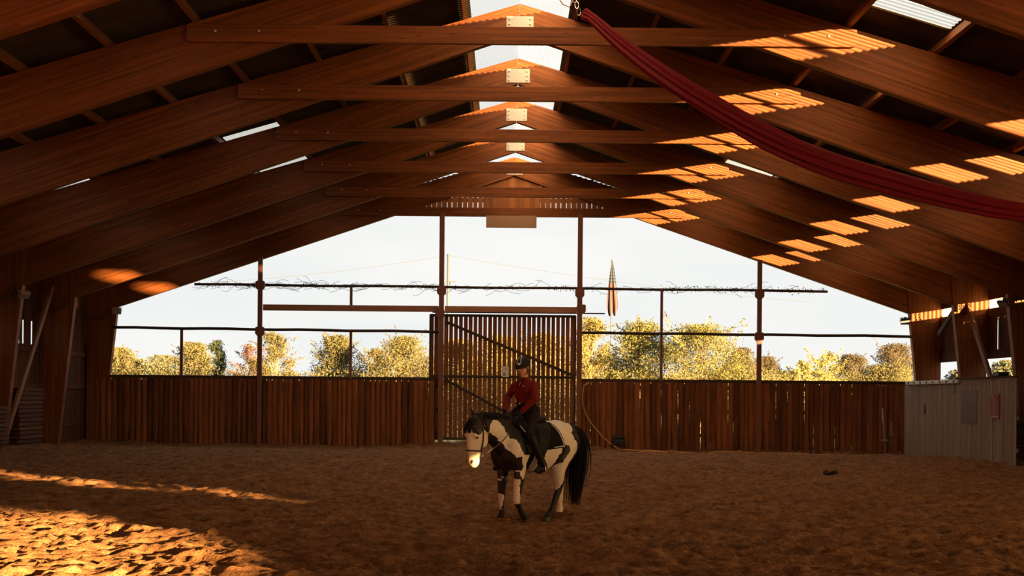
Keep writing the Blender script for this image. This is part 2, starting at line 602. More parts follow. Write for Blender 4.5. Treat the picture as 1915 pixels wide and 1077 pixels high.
def plank_mesh(seed, L, W, D, rough=.012):
    """rough-sawn slab: waney edges, rounded face, X along the grain"""
    r = random.Random(seed); mb = MB(); n = 9; rings = []
    ph = [r.uniform(0, 6) for _ in range(4)]
    crown = r.uniform(.5, 1.)
    for i in range(n):
        t = i / (n - 1); x_ = (t - .5) * L
        wl = W / 2 + rough * math.sin(5 * t + ph[0]) + r.uniform(-.3, .3) * rough
        wr = W / 2 + rough * math.sin(4 * t + ph[1]) + r.uniform(-.3, .3) * rough
        rings.append([(x_, -wl, 0), (x_, -wl * .98, D * .35), (x_, -wl * .55, D * (.6 + .32 * crown)), (x_, 0, D * (.75 + .25 * crown)), (x_, wr * .55, D * (.6 + .32 * crown)), (x_, wr * .98, D * .35), (x_, wr, 0)])
    mb.loft(rings)
    return mb


PL = [plank_mesh(s, 2.9, .205, .085).mesh('plank', M_PLANK, smooth=False) for s in range(8)]
rp = random.Random(3)


def plank_run(xa, xb, gap):
    x_ = xa; slit = []
    while x_ < xb - .05:
        wd = rp.uniform(.8, 1.22); wpl = .205 * wd
        g = rp.uniform(-.006, .012)
        slit.append((x_ + wpl + g / 2, rp.random() < gap))
        zb = base_z(x_, 51) - .08
        ztop = 2.36
        M = axes((x_ + wpl / 2 - 0, YW - .08 + rp.uniform(-.014, .014), (zb + ztop) / 2), (0, 0, 1), (0, -1, 0)) @ Matrix.Rotation(rp.uniform(-.004, .004), 4, 'Z') @ Matrix.Diagonal(((ztop - zb) / 2.9, wd, rp.uniform(.8, 1.3), 1))
        link('plank', rp.choice(PL), wall, M=Matrix.Translation((0, -51, 0)) @ M)
        x_ += wpl + g
    # dark boards added behind so most joints look dark; a few let daylight through
    x0 = xa
    for xs, op in slit + [(xb, True)]:
        if not op: continue
        x1 = min(xs - .014, xb)
        if x1 - x0 > .05:
            MB().box((0, 0, 0), (x1 - x0, .02, 2.5)).build('joint_shade_board', M_DARKBAR, wall, ((x0 + x1) / 2, .105, 1.05))
        x0 = xs + .014


plank_run(-15.95, -2.95, .08)
plank_run(2.62, 15.95, .35)
for sgn in (-1, 1):
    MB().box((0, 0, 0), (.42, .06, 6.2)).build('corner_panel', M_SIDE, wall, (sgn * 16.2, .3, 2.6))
# backing rails behind the planks and the capping rail
for xa, xb in ((-15.75, -2.82), (2.58, 15.6)):
    for z_ in (.35, 1.25, 2.15):
        MB().box((0, 0, 0), (xb - xa, .06, .14)).build('wall_rail', M_DARKBAR, wall, ((xa + xb) / 2, .18, z_))
    MB().box((0, 0, 0), (xb - xa, .16, .12)).build('capping_rail', M_DARKBAR, wall, ((xa + xb) / 2, .1, 2.42), bevel=.01)

# gable boarding under the ridge
BM = [MB().box((0, 0, 0), (1, .19, .022)).mesh('board', M_BOARD) for _ in range(1)]
x_ = -4.35
rg = random.Random(5)
while x_ < 4.35:
    ax = abs(x_ + .1)
    ztop = 10.93 - .293 * ax
    solid = ax < 1.05
    wd = .2 if solid else (.19 if rg.random() < .5 else .163)
    zb = 8.9 if solid or rg.random() < .5 else rg.choice((8.96, 9.08, 9.2))
    zb = 8.82
    M = axes((x_ + .1, 51.16 - 51, (zb + ztop) / 2), (0, 0, 1), (0, -1, 0)) @ Matrix.Diagonal((ztop - zb, wd / .19, 1, 1))
    link('gable_board', BM[0], wall, M=M)
    if solid: x_ += .2
    else: x_ += .197
# horizontal battens carrying the gable boards
MB().box((0, 0, 0), (9., .05, .16)).build('batten', M_BOARD, wall, (0, .22, 9.28))
MB().box((0, 0, 0), (5., .05, .16)).build('batten', M_BOARD, wall, (0, .22, 10.1))


def post(x_, z1, wdt, label, zb=-.5, brackets=()):
    e = empty('steel_post', (x_, 50.86, 0), label, 'post')
    MB().box((0, 0, 0), (z1 - zb, .12, wdt)).build('post_shaft', M_IRON, e, M=axes((0, 0, (z1 + zb) / 2), (0, 0, 1), (1, 0, 0)), bevel=.008)
    for bx, bz in brackets:
        pts = [(-.13, .14), (-.17, .1), (-.17, -.12), (-.1, -.2), (.1, -.2), (.17, -.12), (.17, .1), (.13, .14)]
        MB().prism([(a + bx, b) for a, b in pts], -.075, .075).build('bracket', M_IRON, e, (0, 0, bz))
    return e


post(-9.64, 7.0, .17, 'brown steel post of the open gable, standing alone left of the gate', brackets=((0, 5.95), (0, 4.2)))
post(-2.74, 8.72, .19, 'tall brown steel post at the left edge of the slatted gate', brackets=((0, 5.8), (-.06, 4.95)))
post(2.52, 8.72, .19, 'tall brown steel post at the right edge of the slatted gate', brackets=((0, 5.75), (.06, 5.15)))
post(9.36, 7.05, .17, 'brown steel post of the open gable, standing alone right of the gate', brackets=((0, 5.78), (0, 4.15)))
for x_, z1, lb in ((-12.66, 4.25, 'thin iron upright between wall top and rail, left of the left post'), (-6.2, 4.25, 'thin iron upright between wall top and rail, just left of the gate'), (5.66, 5.9, 'thin iron upright between wall top and upper rail, right of the flagpole')):
    tag(MB().box((0, 0, 0), (z1 - 2.4, .08, .1)).build('iron_upright', M_IRON, None, M=axes((x_, 51.05, (z1 + 2.4) / 2), (0, 0, 1), (1, 0, 0)), bevel=.01), lb, 'upright')
tag(MB().box((0, 0, 0), (.72, .08, .1)).build('iron_upright', M_IRON, None, M=axes((-6.2, 51.05, 5.56), (0, 0, 1), (1, 0, 0)), bevel=.01), 'short iron upright between the pale lintel and the upper rail', 'upright')


def rail(xa, xb, za, zb, r, label, y=51.02):
    n = 14
    pts = [(xa + (xb - xa) * i / n, y + .01 * math.sin(i), za + (zb - za) * i / n + .012 * math.sin(i * 1.7)) for i in range(n + 1)]
    return tag(MB().tube(pts, r, 8).build('wall_rail', M_DARKBAR, None, smooth=True), label, 'rail')


rail(-15.3, -2.8, 4.28, 4.22, .055, 'dark lower rail across the opening left of the gate')
rail(2.55, 15.2, 4.23, 4.2, .055, 'dark lower rail across the opening right of the gate')
rail(-12.2, 12.0, 5.96, 5.9, .05, 'long dark upper rail overgrown with ivy twigs', 51.1)
for xa, xb, lb in ((-9.55, -2.85, 'pale squared timber lintel left of the gate'), (-2.62, 2.42, 'pale squared timber lintel above the gate')):
    tag(MB().box((0, 0, 0), (xb - xa, .12, .23)).build('lintel_timber', M_LINTEL, None, ((xa + xb) / 2, 51.02, 5.09), bevel=.012), lb, 'timber')
tag(MB().box((0, 0, 0), (1.92, .05, .46)).build('hanging_board', M_FIBRE, None, (-.11, 50.88, 8.42), bevel=.006), 'plain brown board hanging under the middle of the farthest tie beam', 'board')

# ------------------------------------------------------------------ slatted gate
gate = empty('slatted_gate', (-.4, 51.25, 0), 'tall gate of upright brown boards with daylight gaps, behind the rider', 'gate')
GB = MB().box((0, 0, 0), (1, .147, .024)).mesh('gate_board', M_GATE, bevel=.003)
x_ = -3.2
i = 0
while x_ < 2.3:
    z0 = .12 + rg.uniform(-.02, .02); z1 = 4.86 + rg.uniform(-.01, .02)
    M = axes((x_ + .07 + .4, rg.uniform(-.004, .004), (z0 + z1) / 2), (0, 0, 1), (0, -1, 0)) @ Matrix.Diagonal((z1 - z0, rg.uniform(.93, 1.04) * (1.15 if x_ < -2.6 else 1), 1, 1))
    link('gate_board', GB, gate, M=M)
    x_ += .186 + rg.uniform(-.004, .004)
GBAR = M_DARKBAR
for za in (4.86, 2.52, .14):
    MB().box((0, 0, 0), (5.6, .05, .1)).build('gate_batten', GBAR, gate, (0, -.05, za), bevel=.006)
for (xa, za), (xb, zb) in (((-2.6, 4.62), (2.3, 2.6)), ((-2.6, 2.4), (1.4, .3))):
    d = Vector((xb - xa, 0, zb - za))
    MB().box((0, 0, 0), (d.length, .05, .11)).build('gate_brace', GBAR, gate, M=axes(((xa + xb) / 2 + .4, -.05, (za + zb) / 2), d, (0, 0, 1)), bevel=.006)
MB().box((0, 0, 0), (4.75, .06, .07)).build('gate_stile', GBAR, gate, M=axes((2.78, -.02, 2.5), (0, 0, 1), (1, 0, 0)), bevel=.006)
MB().box((0, 0, 0), (4.75, .06, .07)).build('gate_stile', GBAR, gate, M=axes((-2.78, -.02, 2.5), (0, 0, 1), (1, 0, 0)), bevel=.006)
tag(MB().box((0, 0, 0), (6.6, .05, .05)).build('gate_track', M_BLACK, None, (.2, 51.2, 4.98)), 'thin dark track above the top of the slatted gate', 'track')
nb = empty('notice_sheet', (-.29, 51.13, 2.72), 'small white notice sheet pinned on the gate beside the rider', 'notice')
MB().box((0, 0, 0), (.26, .008, .4)).build('paper', plain('white_paper', (.75, .73, .68), .8, var=.04), nb, (0, 0, 0))
MB().box((0, 0, 0), (.1, .004, .13)).build('printed_figure', plain('grey_print', (.3, .27, .25), .8), nb, (-.04, -.006, -.1))
MB().box((0, 0, 0), (.16, .004, .03)).build('printed_line', plain('pale_print', (.5, .47, .45), .8), nb, (.01, -.006, .1))

# ------------------------------------------------------------------ ivy on the upper rail
def ivy():
    r = random.Random(21); mb = MB()
    mb.cur = 0
    for i in range(150):
        x0 = r.uniform(-12, 12); z0 = 5.93 + r.gauss(0, .05)
        if r.random() < .25: x0 = r.uniform(-12, -3)
        pts = []; p = Vector((x0, 51.1 + r.uniform(-.08, .08), z0)); d = Vector((r.choice((-1, 1)), 0, r.uniform(-.5, .5)))
        for j in range(7):
            pts.append(p.copy()); d += Vector((0, r.uniform(-.2, .2), r.uniform(-.35, .35) - (p.z - 5.93) * 1.2)); d.normalize(); p = p + d * r.uniform(.06, .16)
        mb.tube(pts, .006, 4, caps=False)
    mb.cur = 1
    for i in range(1500):
        c = Vector((r.uniform(-12, 12), 51.1 + r.uniform(-.1, .1), 5.93 + r.gauss(0, .055)))
        if vnoise(np.array([c.x * 1.3]), np.array([3.]), 9)[0] < .5: continue
        E_ = Euler((r.uniform(0, 6), r.uniform(0, 6), r.uniform(0, 6))).to_matrix(); s = r.uniform(.02, .045)
        mb.add([c + E_ @ Vector(q) * s for q in ((-1, 0, 0), (0, -.6, 0), (1, 0, 0), (0, .6, 0))], [(0, 1, 2, 3)])
    o = mb.build('ivy', [M_DARKBAR, mat_leaf('ivy_leaf', (.05, .05, .015), (.1, .09, .03), (.16, .11, .04))])
    tag(o, 'straggling ivy twigs and leaves along the upper rail', 'ivy', kind='stuff')


ivy()

# ------------------------------------------------------------------ side walls
wl = empty('wall_left', (-16.75, 0, 0), kind='structure')
wr = empty('wall_right', (16.75, 0, 0), kind='structure')
tag(wl, 'dark boarded side wall behind the left pillars'); tag(wr, 'dark boarded side wall behind the right pillars')
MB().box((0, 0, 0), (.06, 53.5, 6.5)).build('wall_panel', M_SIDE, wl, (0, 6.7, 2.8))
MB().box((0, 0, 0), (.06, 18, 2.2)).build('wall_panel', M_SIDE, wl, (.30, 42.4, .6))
SB = MB().box((0, 0, 0), (1, .2, .022)).mesh('board', M_SIDE)
y_ = 33.4
rs = random.Random(11)
while y_ < 51.3:
    M = axes((.39, y_ + .1, 2.0), (0, 0, 1), (1, 0, 0)) @ Matrix.Diagonal((5.0, rs.uniform(.93, .985), 1, 1))
    tall = rs.random()
    if tall < .25:
        M = axes((.39, y_ + .1, 1.45), (0, 0, 1), (1, 0, 0)) @ Matrix.Diagonal((3.9, .9, 1, 1))
        link('board', SB, wl, M=axes((.39, y_ + .02, 3.8), (0, 0, 1), (1, 0, 0)) @ Matrix.Diagonal((.9, .2, 1, 1)))
    link('board', SB, wl, M=M)
    y_ += .2
for z_ in (.62, 2.0, 3.22):
    MB().box((0, 0, 0), (.06, 18, .16)).build('side_rail', M_SIDE, wl, (.44, 42.4, z_))
MB().box((0, 0, 0), (.06, 18, 1.9)).build('wall_panel', M_SIDE, wl, (.34, 42.4, 5.15))


def panel_with_holes(parent, x_, ya, yb, z0, z1, holes, mat):
    """solid boarding with polygonal openings (Y, Z)"""
    outer = [(ya, z0), (yb, z0), (yb, z1), (ya, z1)]
    cu = bpy.data.curves.new('wall_panel', 'CURVE'); cu.dimensions = '2D'; cu.fill_mode = 'BOTH'; cu.extrude = .03
    for poly in [outer] + holes:
        s = cu.splines.new('POLY'); s.points.add(len(poly) - 1); s.use_cyclic_u = True
        for q, (a, b) in zip(s.points, poly): q.co = (a, b, 0, 1)
    tmp = bpy.data.objects.new('tmp', cu); C.objects.link(tmp)
    dg = bpy.context.evaluated_depsgraph_get()
    me = bpy.data.meshes.new_from_object(tmp.evaluated_get(dg))
    bpy.data.objects.remove(tmp); bpy.data.curves.remove(cu)
    me.materials.clear(); me.materials.append(mat)
    M = Matrix(((0, 0, 1, x_), (1, 0, 0, 0), (0, 1, 0, 0), (0, 0, 0, 1)))
    return link('wall_panel', me, parent, M=M)


SLIT_A = [(-.26, 3.22), (-.72, 3.20), (-1.0, 3.43), (-.38, 3.52)]
SLIT_B = [(-1.36, 3.6), (-1.72, 3.6), (-2.78, 4.13), (-1.75, 4.26), (-1.42, 4.12)]
BLAZE = [(-7.6, 3.72), (-6.2, 3.45), (-6.35, 3.2), (-7.6, 3.12), (-9.2, 3.02), (-12.5, 2.9), (-15., 3.0), (-15, 4.2), (-9, 4.2)]
FILL_PANES = [[(ya + .15, 2.5), (ya + 4.7, 2.5), (ya + 4.7, 5.3), (ya + .15, 5.3)] for ya in (1.3, 6.3, 11.3)]  # unseen milky sheets, added to brighten the horse's flank
for q in FILL_PANES:
    nwin += 1
    ya, yb = q[0][0], q[1][0]; nn_ = 40; mb = MB()
    mb.add([(16.75 + .015 * math.sin(j * 1.7), ya + (yb - ya) * j / nn_, z_) for j in range(nn_ + 1) for z_ in (2.5, 5.3)], [(2 * j, 2 * j + 1, 2 * j + 3, 2 * j + 2) for j in range(nn_)])
    tag(mb.build('window_%d' % nwin, M_FILL_PANE, None, smooth=True), 'unseen milky sheet in the right wall, added to light the horse', kind='structure')
panel_with_holes(wr, 0, -20, 39.4, -.6, 6.15, [SLIT_A, SLIT_B, BLAZE] + FILL_PANES, M_SIDE)
# far right part: boarding below, open band, gapped boards above
y_ = 39.4
while y_ < 51.3:
    M = axes((-.39, y_ + .1, .95), (0, 0, 1), (-1, 0, 0)) @ Matrix.Diagonal((3.0, .99, 1, 1))
    link('board', SB, wr, M=M)
    a = rs.random(); zt = 4.94; zb = 3.25; wd = .99
    if a < .24: wd = .42
    M = axes((-.39, y_ + .1, (zb + zt) / 2), (0, 0, 1), (-1, 0, 0)) @ Matrix.Diagonal((zt - zb, wd, 1, 1))
    link('board', SB, wr, M=M)
    y_ += .2
MB().box((0, 0, 0), (.07, 12.0, .3)).build('side_rail', M_SIDE, wr, (-.42, 45.4, 3.36))
MB().box((0, 0, 0), (.07, 12.0, .32)).build('side_rail', M_SIDE, wr, (-.42, 45.4, 4.77))
MB().box((0, 0, 0), (.12, 12.0, .1)).build('side_rail', M_SIDE, wr, (-.40, 45.4, 2.44))
MB().box((0, 0, 0), (.06, 71.4, .74)).build('eave_board', M_SIDE, wr, (.62, 15.7, 5.76))
for ya, yb in ((39.4, 44.7), (46.3, 49.6)):
    MB().box((0, 0, 0), (.05, yb - ya, .4)).build('eave_board', M_SIDE, wr, (-.33, (ya + yb) / 2, 5.2))
for ya, yb in ((44.7, 46.3), (49.6, 51.3)):
    MB().box((0, 0, 0), (.05, yb - ya, .2)).build('eave_board', M_SIDE, wr, (-.39, (ya + yb) / 2, 5.34))
    nwin += 1  # clear strip added to soften the sun patch on the pillar
    tag(MB().add([(16.36, ya, 4.93), (16.36, yb, 4.93), (16.36, yb, 5.24), (16.36, ya, 5.24)], [(0, 1, 2, 3)]).build('window_%d' % nwin, M_SKY, None), 'narrow clear strip added under the right eave to soften sun on a pillar', kind='structure')
# wall behind the camera: boarded below, open to the evening sky above, like the far gable
wf = empty('wall_front', (0, -20, 0), kind='structure')
MB().box((0, 0, 0), (33.6, .08, 3.4)).build('wall_panel', M_SIDE, wf, (0, 0, 1.1))
MB().prism([(-9, 8.6), (9, 8.6), (0, 11.1)], -.04, .04).build('wall_panel', M_SIDE, wf)

# ------------------------------------------------------------------ ground outside
def mat_ground():
    k = N('dry_meadow'); co = k.coord()
    n = k.noise(co, .25, 5, .6)
    return k.bsdf(k.ramp(n, [(.3, (.26, .23, .08)), (.7, (.42, .36, .15))]), .95, .05)


g = MB()
g.add([(-200, 51.9, -.35), (300, 51.9, -.35), (300, 420, -.35), (-200, 420, -.35), (17.3, -60, -.35), (300, -60, -.35), (-17.3, -60, -.35), (-200, -60, -.35), (-17.3, 51.9, -.35), (17.3, 51.9, -.35)],
      [(0, 8, 9, 1, 2, 3), (9, 4, 5, 1), (0, 7, 6, 8)])
tag(g.build('ground', mat_ground()), 'dry meadow outside the hall', kind='structure')

# ------------------------------------------------------------------ horse
TH = math.radians(48)
HO = (.134, 19.41, -.01)
HROT = math.pi + TH


def remesh(mb, name, voxel, mats, it=6, fac=.5):
    me = mb.mesh(name, mats)
    o = bpy.data.objects.new('tmp', me); C.objects.link(o)
    m = o.modifiers.new('r', 'REMESH'); m.mode = 'VOXEL'; m.voxel_size = voxel
    s = o.modifiers.new('s', 'SMOOTH'); s.iterations = it; s.factor = fac
    dg = bpy.context.evaluated_depsgraph_get()
    out = bpy.data.meshes.new_from_object(o.evaluated_get(dg))
    bpy.data.objects.remove(o); bpy.data.meshes.remove(me)
    out.name = name
    out.materials.clear()
    for m_ in (mats if isinstance(mats, (list, tuple)) else [mats]): out.materials.append(m_)
    out.polygons.foreach_set('material_index', [0] * len(out.polygons))
    out.polygons.foreach_set('use_smooth', [True] * len(out.polygons))
    out.update()
    return out


def cone(mb, p0, p1, r0, r1, n=14, flat=1.0):
    """tapered limb piece with round ends"""
    p0 = Vector(p0); p1 = Vector(p1)
    pts = []; rad = []
    d = (p1 - p0)
    L = d.length; d.normalize()
    for t in (-.98, -.7, -.35):
        pts.append(p0 + d * r0 * t); rad.append(r0 * math.sqrt(1 - t * t))
    for t in (0, .25, .5, .75, 1):
        pts.append(p0 + d * L * t); rad.append(r0 + (r1 - r0) * t)
    for t in (.35, .7, .98):
        pts.append(p1 + d * r1 * t); rad.append(r1 * math.sqrt(1 - t * t))
    mb.tube(pts, rad, n, flat)


def limb(mb, pts, rads):
    for i in range(len(pts) - 1): cone(mb, pts[i], pts[i + 1], rads[i], rads[i + 1])


# trunk: x, top, bottom, half width
TRUNK = [(.70, 1.20, .90, .09), (.64, 1.31, .81, .19), (.52, 1.46, .74, .245), (.40, 1.49, .715, .265), (.25, 1.45, .71, .29), (.05, 1.42, .705, .315),
         (-.2, 1.42, .71, .325), (-.36, 1.445, .76, .315), (-.52, 1.46, .84, .30), (-.66, 1.44, .92, .28), (-.77, 1.39, .98, .235), (-.85, 1.31, 1.02, .16), (-.89, 1.23, 1.08, .08)]
_tx = np.array([t[0] for t in TRUNK][::-1]); _tt = np.array([t[1] for t in TRUNK][::-1]); _tb = np.array([t[2] for t in TRUNK][::-1]); _tw = np.array([t[3] for t in TRUNK][::-1])


def trunk(x, z, off=0.0):
    """lateral surface of the trunk at height z"""
    t = float(np.interp(x, _tx, _tt)); b = float(np.interp(x, _tx, _tb)); w_ = float(np.interp(x, _tx, _tw))
    zc = (t + b) / 2 + .02; h = (t - b) / 2
    q = max(-1, min(1, (z - zc) / h))
    return w_ * (1 - abs(q) ** 2.2) ** (1 / 2.2) + off


def ell_ring(x, top, bot, hw, n=28):
    zc = (top + bot) / 2 + .0; h = (top - bot) / 2
    r = []
    for k in range(n):
        a = 2 * math.pi * k / n
        c, s = math.cos(a), math.sin(a)
        e = 2 / 2.2
        r.append((x, hw * math.copysign(abs(c) ** e, c), zc + h * math.copysign(abs(s) ** e, s)))
    return r


# head: height, front x, back x, half width
HEAD = [(1.53, 1.12, 1.24, .05), (1.48, 1.08, 1.28, .085), (1.40, 1.05, 1.315, .105), (1.30, 1.03, 1.345, .118), (1.20, 1.01, 1.35, .112), (1.12, 1.04, 1.345, .095),
        (1.04, 1.10, 1.335, .07), (.96, 1.125, 1.325, .062), (.90, 1.125, 1.322, .066), (.855, 1.14, 1.30, .062), (.825, 1.18, 1.265, .04)]


def head_sec(z):
    zz = [h[0] for h in HEAD][::-1]
    return [float(np.interp(z, zz, [h[i] for h in HEAD][::-1])) for i in (1, 2, 3)]


def head_ring(z, off=0., n=24, tilt=0.):
    b, f, w_ = head_sec(z); r = []
    for k in range(n):
        a = 2 * math.pi * k / n
        c, s = math.cos(a), math.sin(a)
        xx = (b + f) / 2 + ((f - b) / 2 + off) * c
        ww = (w_ + off) * (1 - .25 * max(0, c))
        r.append((xx, ww * s, z + tilt * (xx - (b + f) / 2)))
    return r


def horse_body():
    mb = MB()
    mb.loft([ell_ring(*t) for t in TRUNK])
    # shoulders and haunches
    for sg in (-1, 1):
        mb.ell((.50, sg * .17, 1.02), (.17, .11, .26))
        mb.ell((-.56, sg * .185, 1.12), (.26, .125, .30))
        mb.ell((-.42, sg * .19, .95), (.16, .11, .20))
        mb.ell((.62, sg * .10, .98), (.10, .10, .14))
    # neck
    sec = [((.42, 1.16), .36, .17, 1.25), ((.58, 1.24), .31, .155, 1.05), ((.76, 1.325), .245, .125, .75), ((.92, 1.375), .195, .10, .55), ((1.06, 1.40), .165, .09, .35), ((1.17, 1.42), .125, .08, .1)]
    rings = []
    for (cx, cz), h, w_, t in sec:
        ax = Vector((-math.sin(.32), 0, math.cos(.32)))
        rings.append([Vector((cx, 0, cz)) + ax * (h * math.sin(2 * math.pi * k / 20)) + Vector((0, w_ * math.cos(2 * math.pi * k / 20) * (1 - .3 * max(0, math.sin(2 * math.pi * k / 20))), 0)) for k in range(20)])
    mb.loft(rings)
    mb.loft([head_ring(h[0]) for h in HEAD])
    for sg in (-1, 1):       # cheeks, brow, nostril rims
        mb.ell((1.10, sg * .072, 1.19), (.085, .035, .105))
        mb.ell((1.265, sg * .085, 1.265), (.05, .035, .035))
        mb.ell((1.285, sg * .042, .895), (.034, .026, .03))
    mb.ell((1.215, 0, .84), (.055, .045, .03))
    # near fore (lifted, knee bent), off fore (standing)
    limb(mb, [(.49, .18, 1.0), (.45, .175, .78), (.50, .165, .37), (.505, .16, .32), (.425, .16, .205), (.385, .16, .145), (.30, .16, .06)], [.125, .088, .054, .05, .036, .044, .046])
    cone(mb, (.325, .16, .09), (.285, .16, .025), .05, .052)
    limb(mb, [(.48, -.16, 1.0), (.44, -.16, .78), (.475, -.15, .46), (.48, -.15, .39), (.475, -.145, .19), (.475, -.145, .13), (.515, -.145, .055)], [.125, .09, .055, .05, .036, .045, .043])
    cone(mb, (.51, -.145, .07), (.53, -.145, .02), .05, .06)
    # near hind (swinging forward under the belly), off hind (behind)
    limb(mb, [(-.60, .16, 1.12), (-.44, .17, .88), (-.40, .16, .74), (-.455, .145, .50), (-.44, .14, .43), (-.33, .14, .22), (-.275, .14, .12), (-.205, .14, .055)], [.2, .15, .115, .064, .054, .038, .048, .046])
    cone(mb, (-.215, .14, .065), (-.18, .14, .015), .052, .062)
    cone(mb, (-.455, .145, .50), (-.485, .145, .51), .045, .035)
    limb(mb, [(-.66, -.15, 1.10), (-.60, -.16, .88), (-.64, -.15, .74), (-.80, -.135, .48), (-.805, -.13, .41), (-.81, -.13, .19), (-.82, -.13, .12), (-.775, -.13, .055)], [.2, .15, .11, .062, .054, .038, .047, .045])
    cone(mb, (-.785, -.13, .065), (-.76, -.13, .015), .052, .062)
    # ears: the near one pricked aside
    for sg, tip in ((1, (1.14, .10, 1.615)), (-1, (1.19, -.105, 1.64))):
        cone(mb, (1.165, sg * .055, 1.49), (1.16, sg * .075, 1.55), .03, .03)
        cone(mb, (1.16, sg * .075, 1.55), tip, .03, .008)
    return mb


def inpoly(P, poly):
    x, y = P[:, 0], P[:, 1]; res = np.zeros(len(P), bool); n = len(poly)
    for i in range(n):
        x0, y0 = poly[i]; x1, y1 = poly[(i + 1) % n]
        c = ((y0 > y) != (y1 > y)) & (x < (x1 - x0) * (y - y0) / ((y1 - y0) if y1 != y0 else 1e-9) + x0)
        res ^= c
    return res


# white patches of the coat, in the horse's own side plane (x forward, z up)
W_NECK = [(1.04, 1.33), (.962, 1.435), (.907, 1.476), (.813, 1.468), (.74, 1.37), (.70, 1.29), (.655, 1.215), (.605, 1.20), (.56, 1.11), (.52, 1.04), (.505, .96), (.60, .935), (.64, .99), (.68, 1.05), (.72, 1.12), (.80, 1.175), (.88, 1.235), (.94, 1.275), (1.03, 1.31)]
W_SH = [(.488, 1.254), (.415, 1.129), (.335, 1.072), (.317, 1.002), (.31, .89), (.33, .744), (.41, .672), (.455, .615), (.5, .661), (.525, .764), (.5, .755), (.49, .827), (.527, .953), (.501, .974), (.384, .976), (.373, 1.038), (.416, 1.122)]
W_BAR1 = [(.306, 1.037), (.269, 1.015), (.242, .959), (.181, .908), (.10, .768), (.103, .69), (.254, .69), (.285, .861)]
W_BAR2 = [(.073, 1.011), (.025, 1.2), (-.186, 1.25), (-.30, 1.115), (-.33, 1.015), (-.238, .918), (-.19, .80), (-.15, .66), (-.02, .66), (.0, .867), (.071, .913), (.033, .947), (.08, .983)]
W_HIP = [(-.20, 1.40), (-.40, 1.50), (-.52, 1.50), (-.58, 1.42), (-.60, 1.325), (-.56, 1.268), (-.57, 1.197), (-.61, 1.083), (-.64, .996), (-.58, .91), (-.50, .84), (-.49, .70), (-.36, .66), (-.363, .626), (-.38, .522), (-.411, .44), (-.30, .44), (-.26, .625), (-.27, .77), (-.31, .828), (-.371, .857), (-.417, .942), (-.486, 1.012), (-.469, 1.091), (-.346, 1.108), (-.298, 1.081), (-.21, 1.363)]
W_RF = [(.545, .406), (.504, .414), (.475, .335), (.495, .224), (.501, .168), (.53, .2), (.55, .35)]


def coat(me):
    n = len(me.vertices); co = np.empty(n * 3); me.vertices.foreach_get('co', co); co = co.reshape(-1, 3)
    x, y, z = co[:, 0], co[:, 1], co[:, 2]
    jx = (vnoise(x * 34 + 50, z * 34 + y * 9 + 50, 3) - .5) * .03 + (vnoise(x * 80 + 50, z * 22 + 50, 5) - .5) * .03
    jz = (vnoise(x * 34 + 90, z * 34 + y * 9 + 20, 4) - .5) * .03
    P = np.stack([x + jx, z + jz], 1)
    leg = z < .66
    wh = np.zeros(n, bool)
    for poly in (W_NECK, W_SH, W_BAR1, W_BAR2):
        wh |= inpoly(P, poly) & (y > 0)
    wh |= inpoly(P, W_HIP) & (y > -.05)
    for poly in (W_NECK, W_BAR2, W_HIP):
        wh |= inpoly(P, poly) & (y < 0) & (z > .72)
    # face
    hz = z + jz
    face = (x > 1.0) & (hz < 1.33) & ((x > 1.06) | (hz < 1.30)) & (z > .7)
    eyep = ((np.abs(y) > .05) & (((x + jx * .5 - 1.25) / .065) ** 2 + ((hz - 1.315) / .045) ** 2 < 1))
    wh = np.where(face, ~eyep, wh & ~((x > 1.0) & (z > 1.2)))
    chin = (x < 1.15) & (np.abs(y) < .035) & (z < 1.12) & (x > 1.0)
    wh &= ~chin
    # legs
    lf = (y > 0) & (x > .2) & leg
    edge = np.interp(z, [.27, .341, .412, .536, .605, .633], [.47, .485, .505, .527, .508, .52])
    wh |= lf & (hz > .27) & (hz < .63) & (x + jx * .6 > edge - .012)
    wh |= (y > 0) & (x < -.2) & (z > .445) & (z < .68) & (x + jx > -.505 + (.66 - z) * .47)
    rf = (y < 0) & (x > .2) & leg
    wh |= rf & inpoly(P, W_RF)
    wh |= rf & (z > .60) & (z < .69) & (vnoise(x * 60 + y * 25 + 9, z * 75 + 30 * y + 9, 8) > .56)
    wh |= (y < 0) & (x < -.1) & (z < .74) & (hz > .06)
    hoof = z < .05
    ed = np.empty(len(me.edges) * 2, np.int32); me.edges.foreach_get('vertices', ed); ed = ed.reshape(-1, 2)
    deg = np.bincount(ed.ravel(), minlength=n) + 1e-9
    soft = wh.astype(float)
    for _ in range(2):
        acc = np.bincount(ed[:, 0], soft[ed[:, 1]], n) + np.bincount(ed[:, 1], soft[ed[:, 0]], n)
        soft = .4 * soft + .6 * acc / deg
    c = np.zeros((n, 4)); c[:, 3] = 1
    c[:, 0] = soft
    nose = (x > 1.0) & (z < .90) & (z > .7)
    c[:, 1] = nose * np.clip((.9 - z) * 14, 0, 1) * (vnoise(y * 40 + 9, z * 40, 6) > .35)
    c[:, 2] = hoof
    a = me.color_attributes.new('coat', 'FLOAT_COLOR', 'POINT')
    a.data.foreach_set('color', c.ravel())


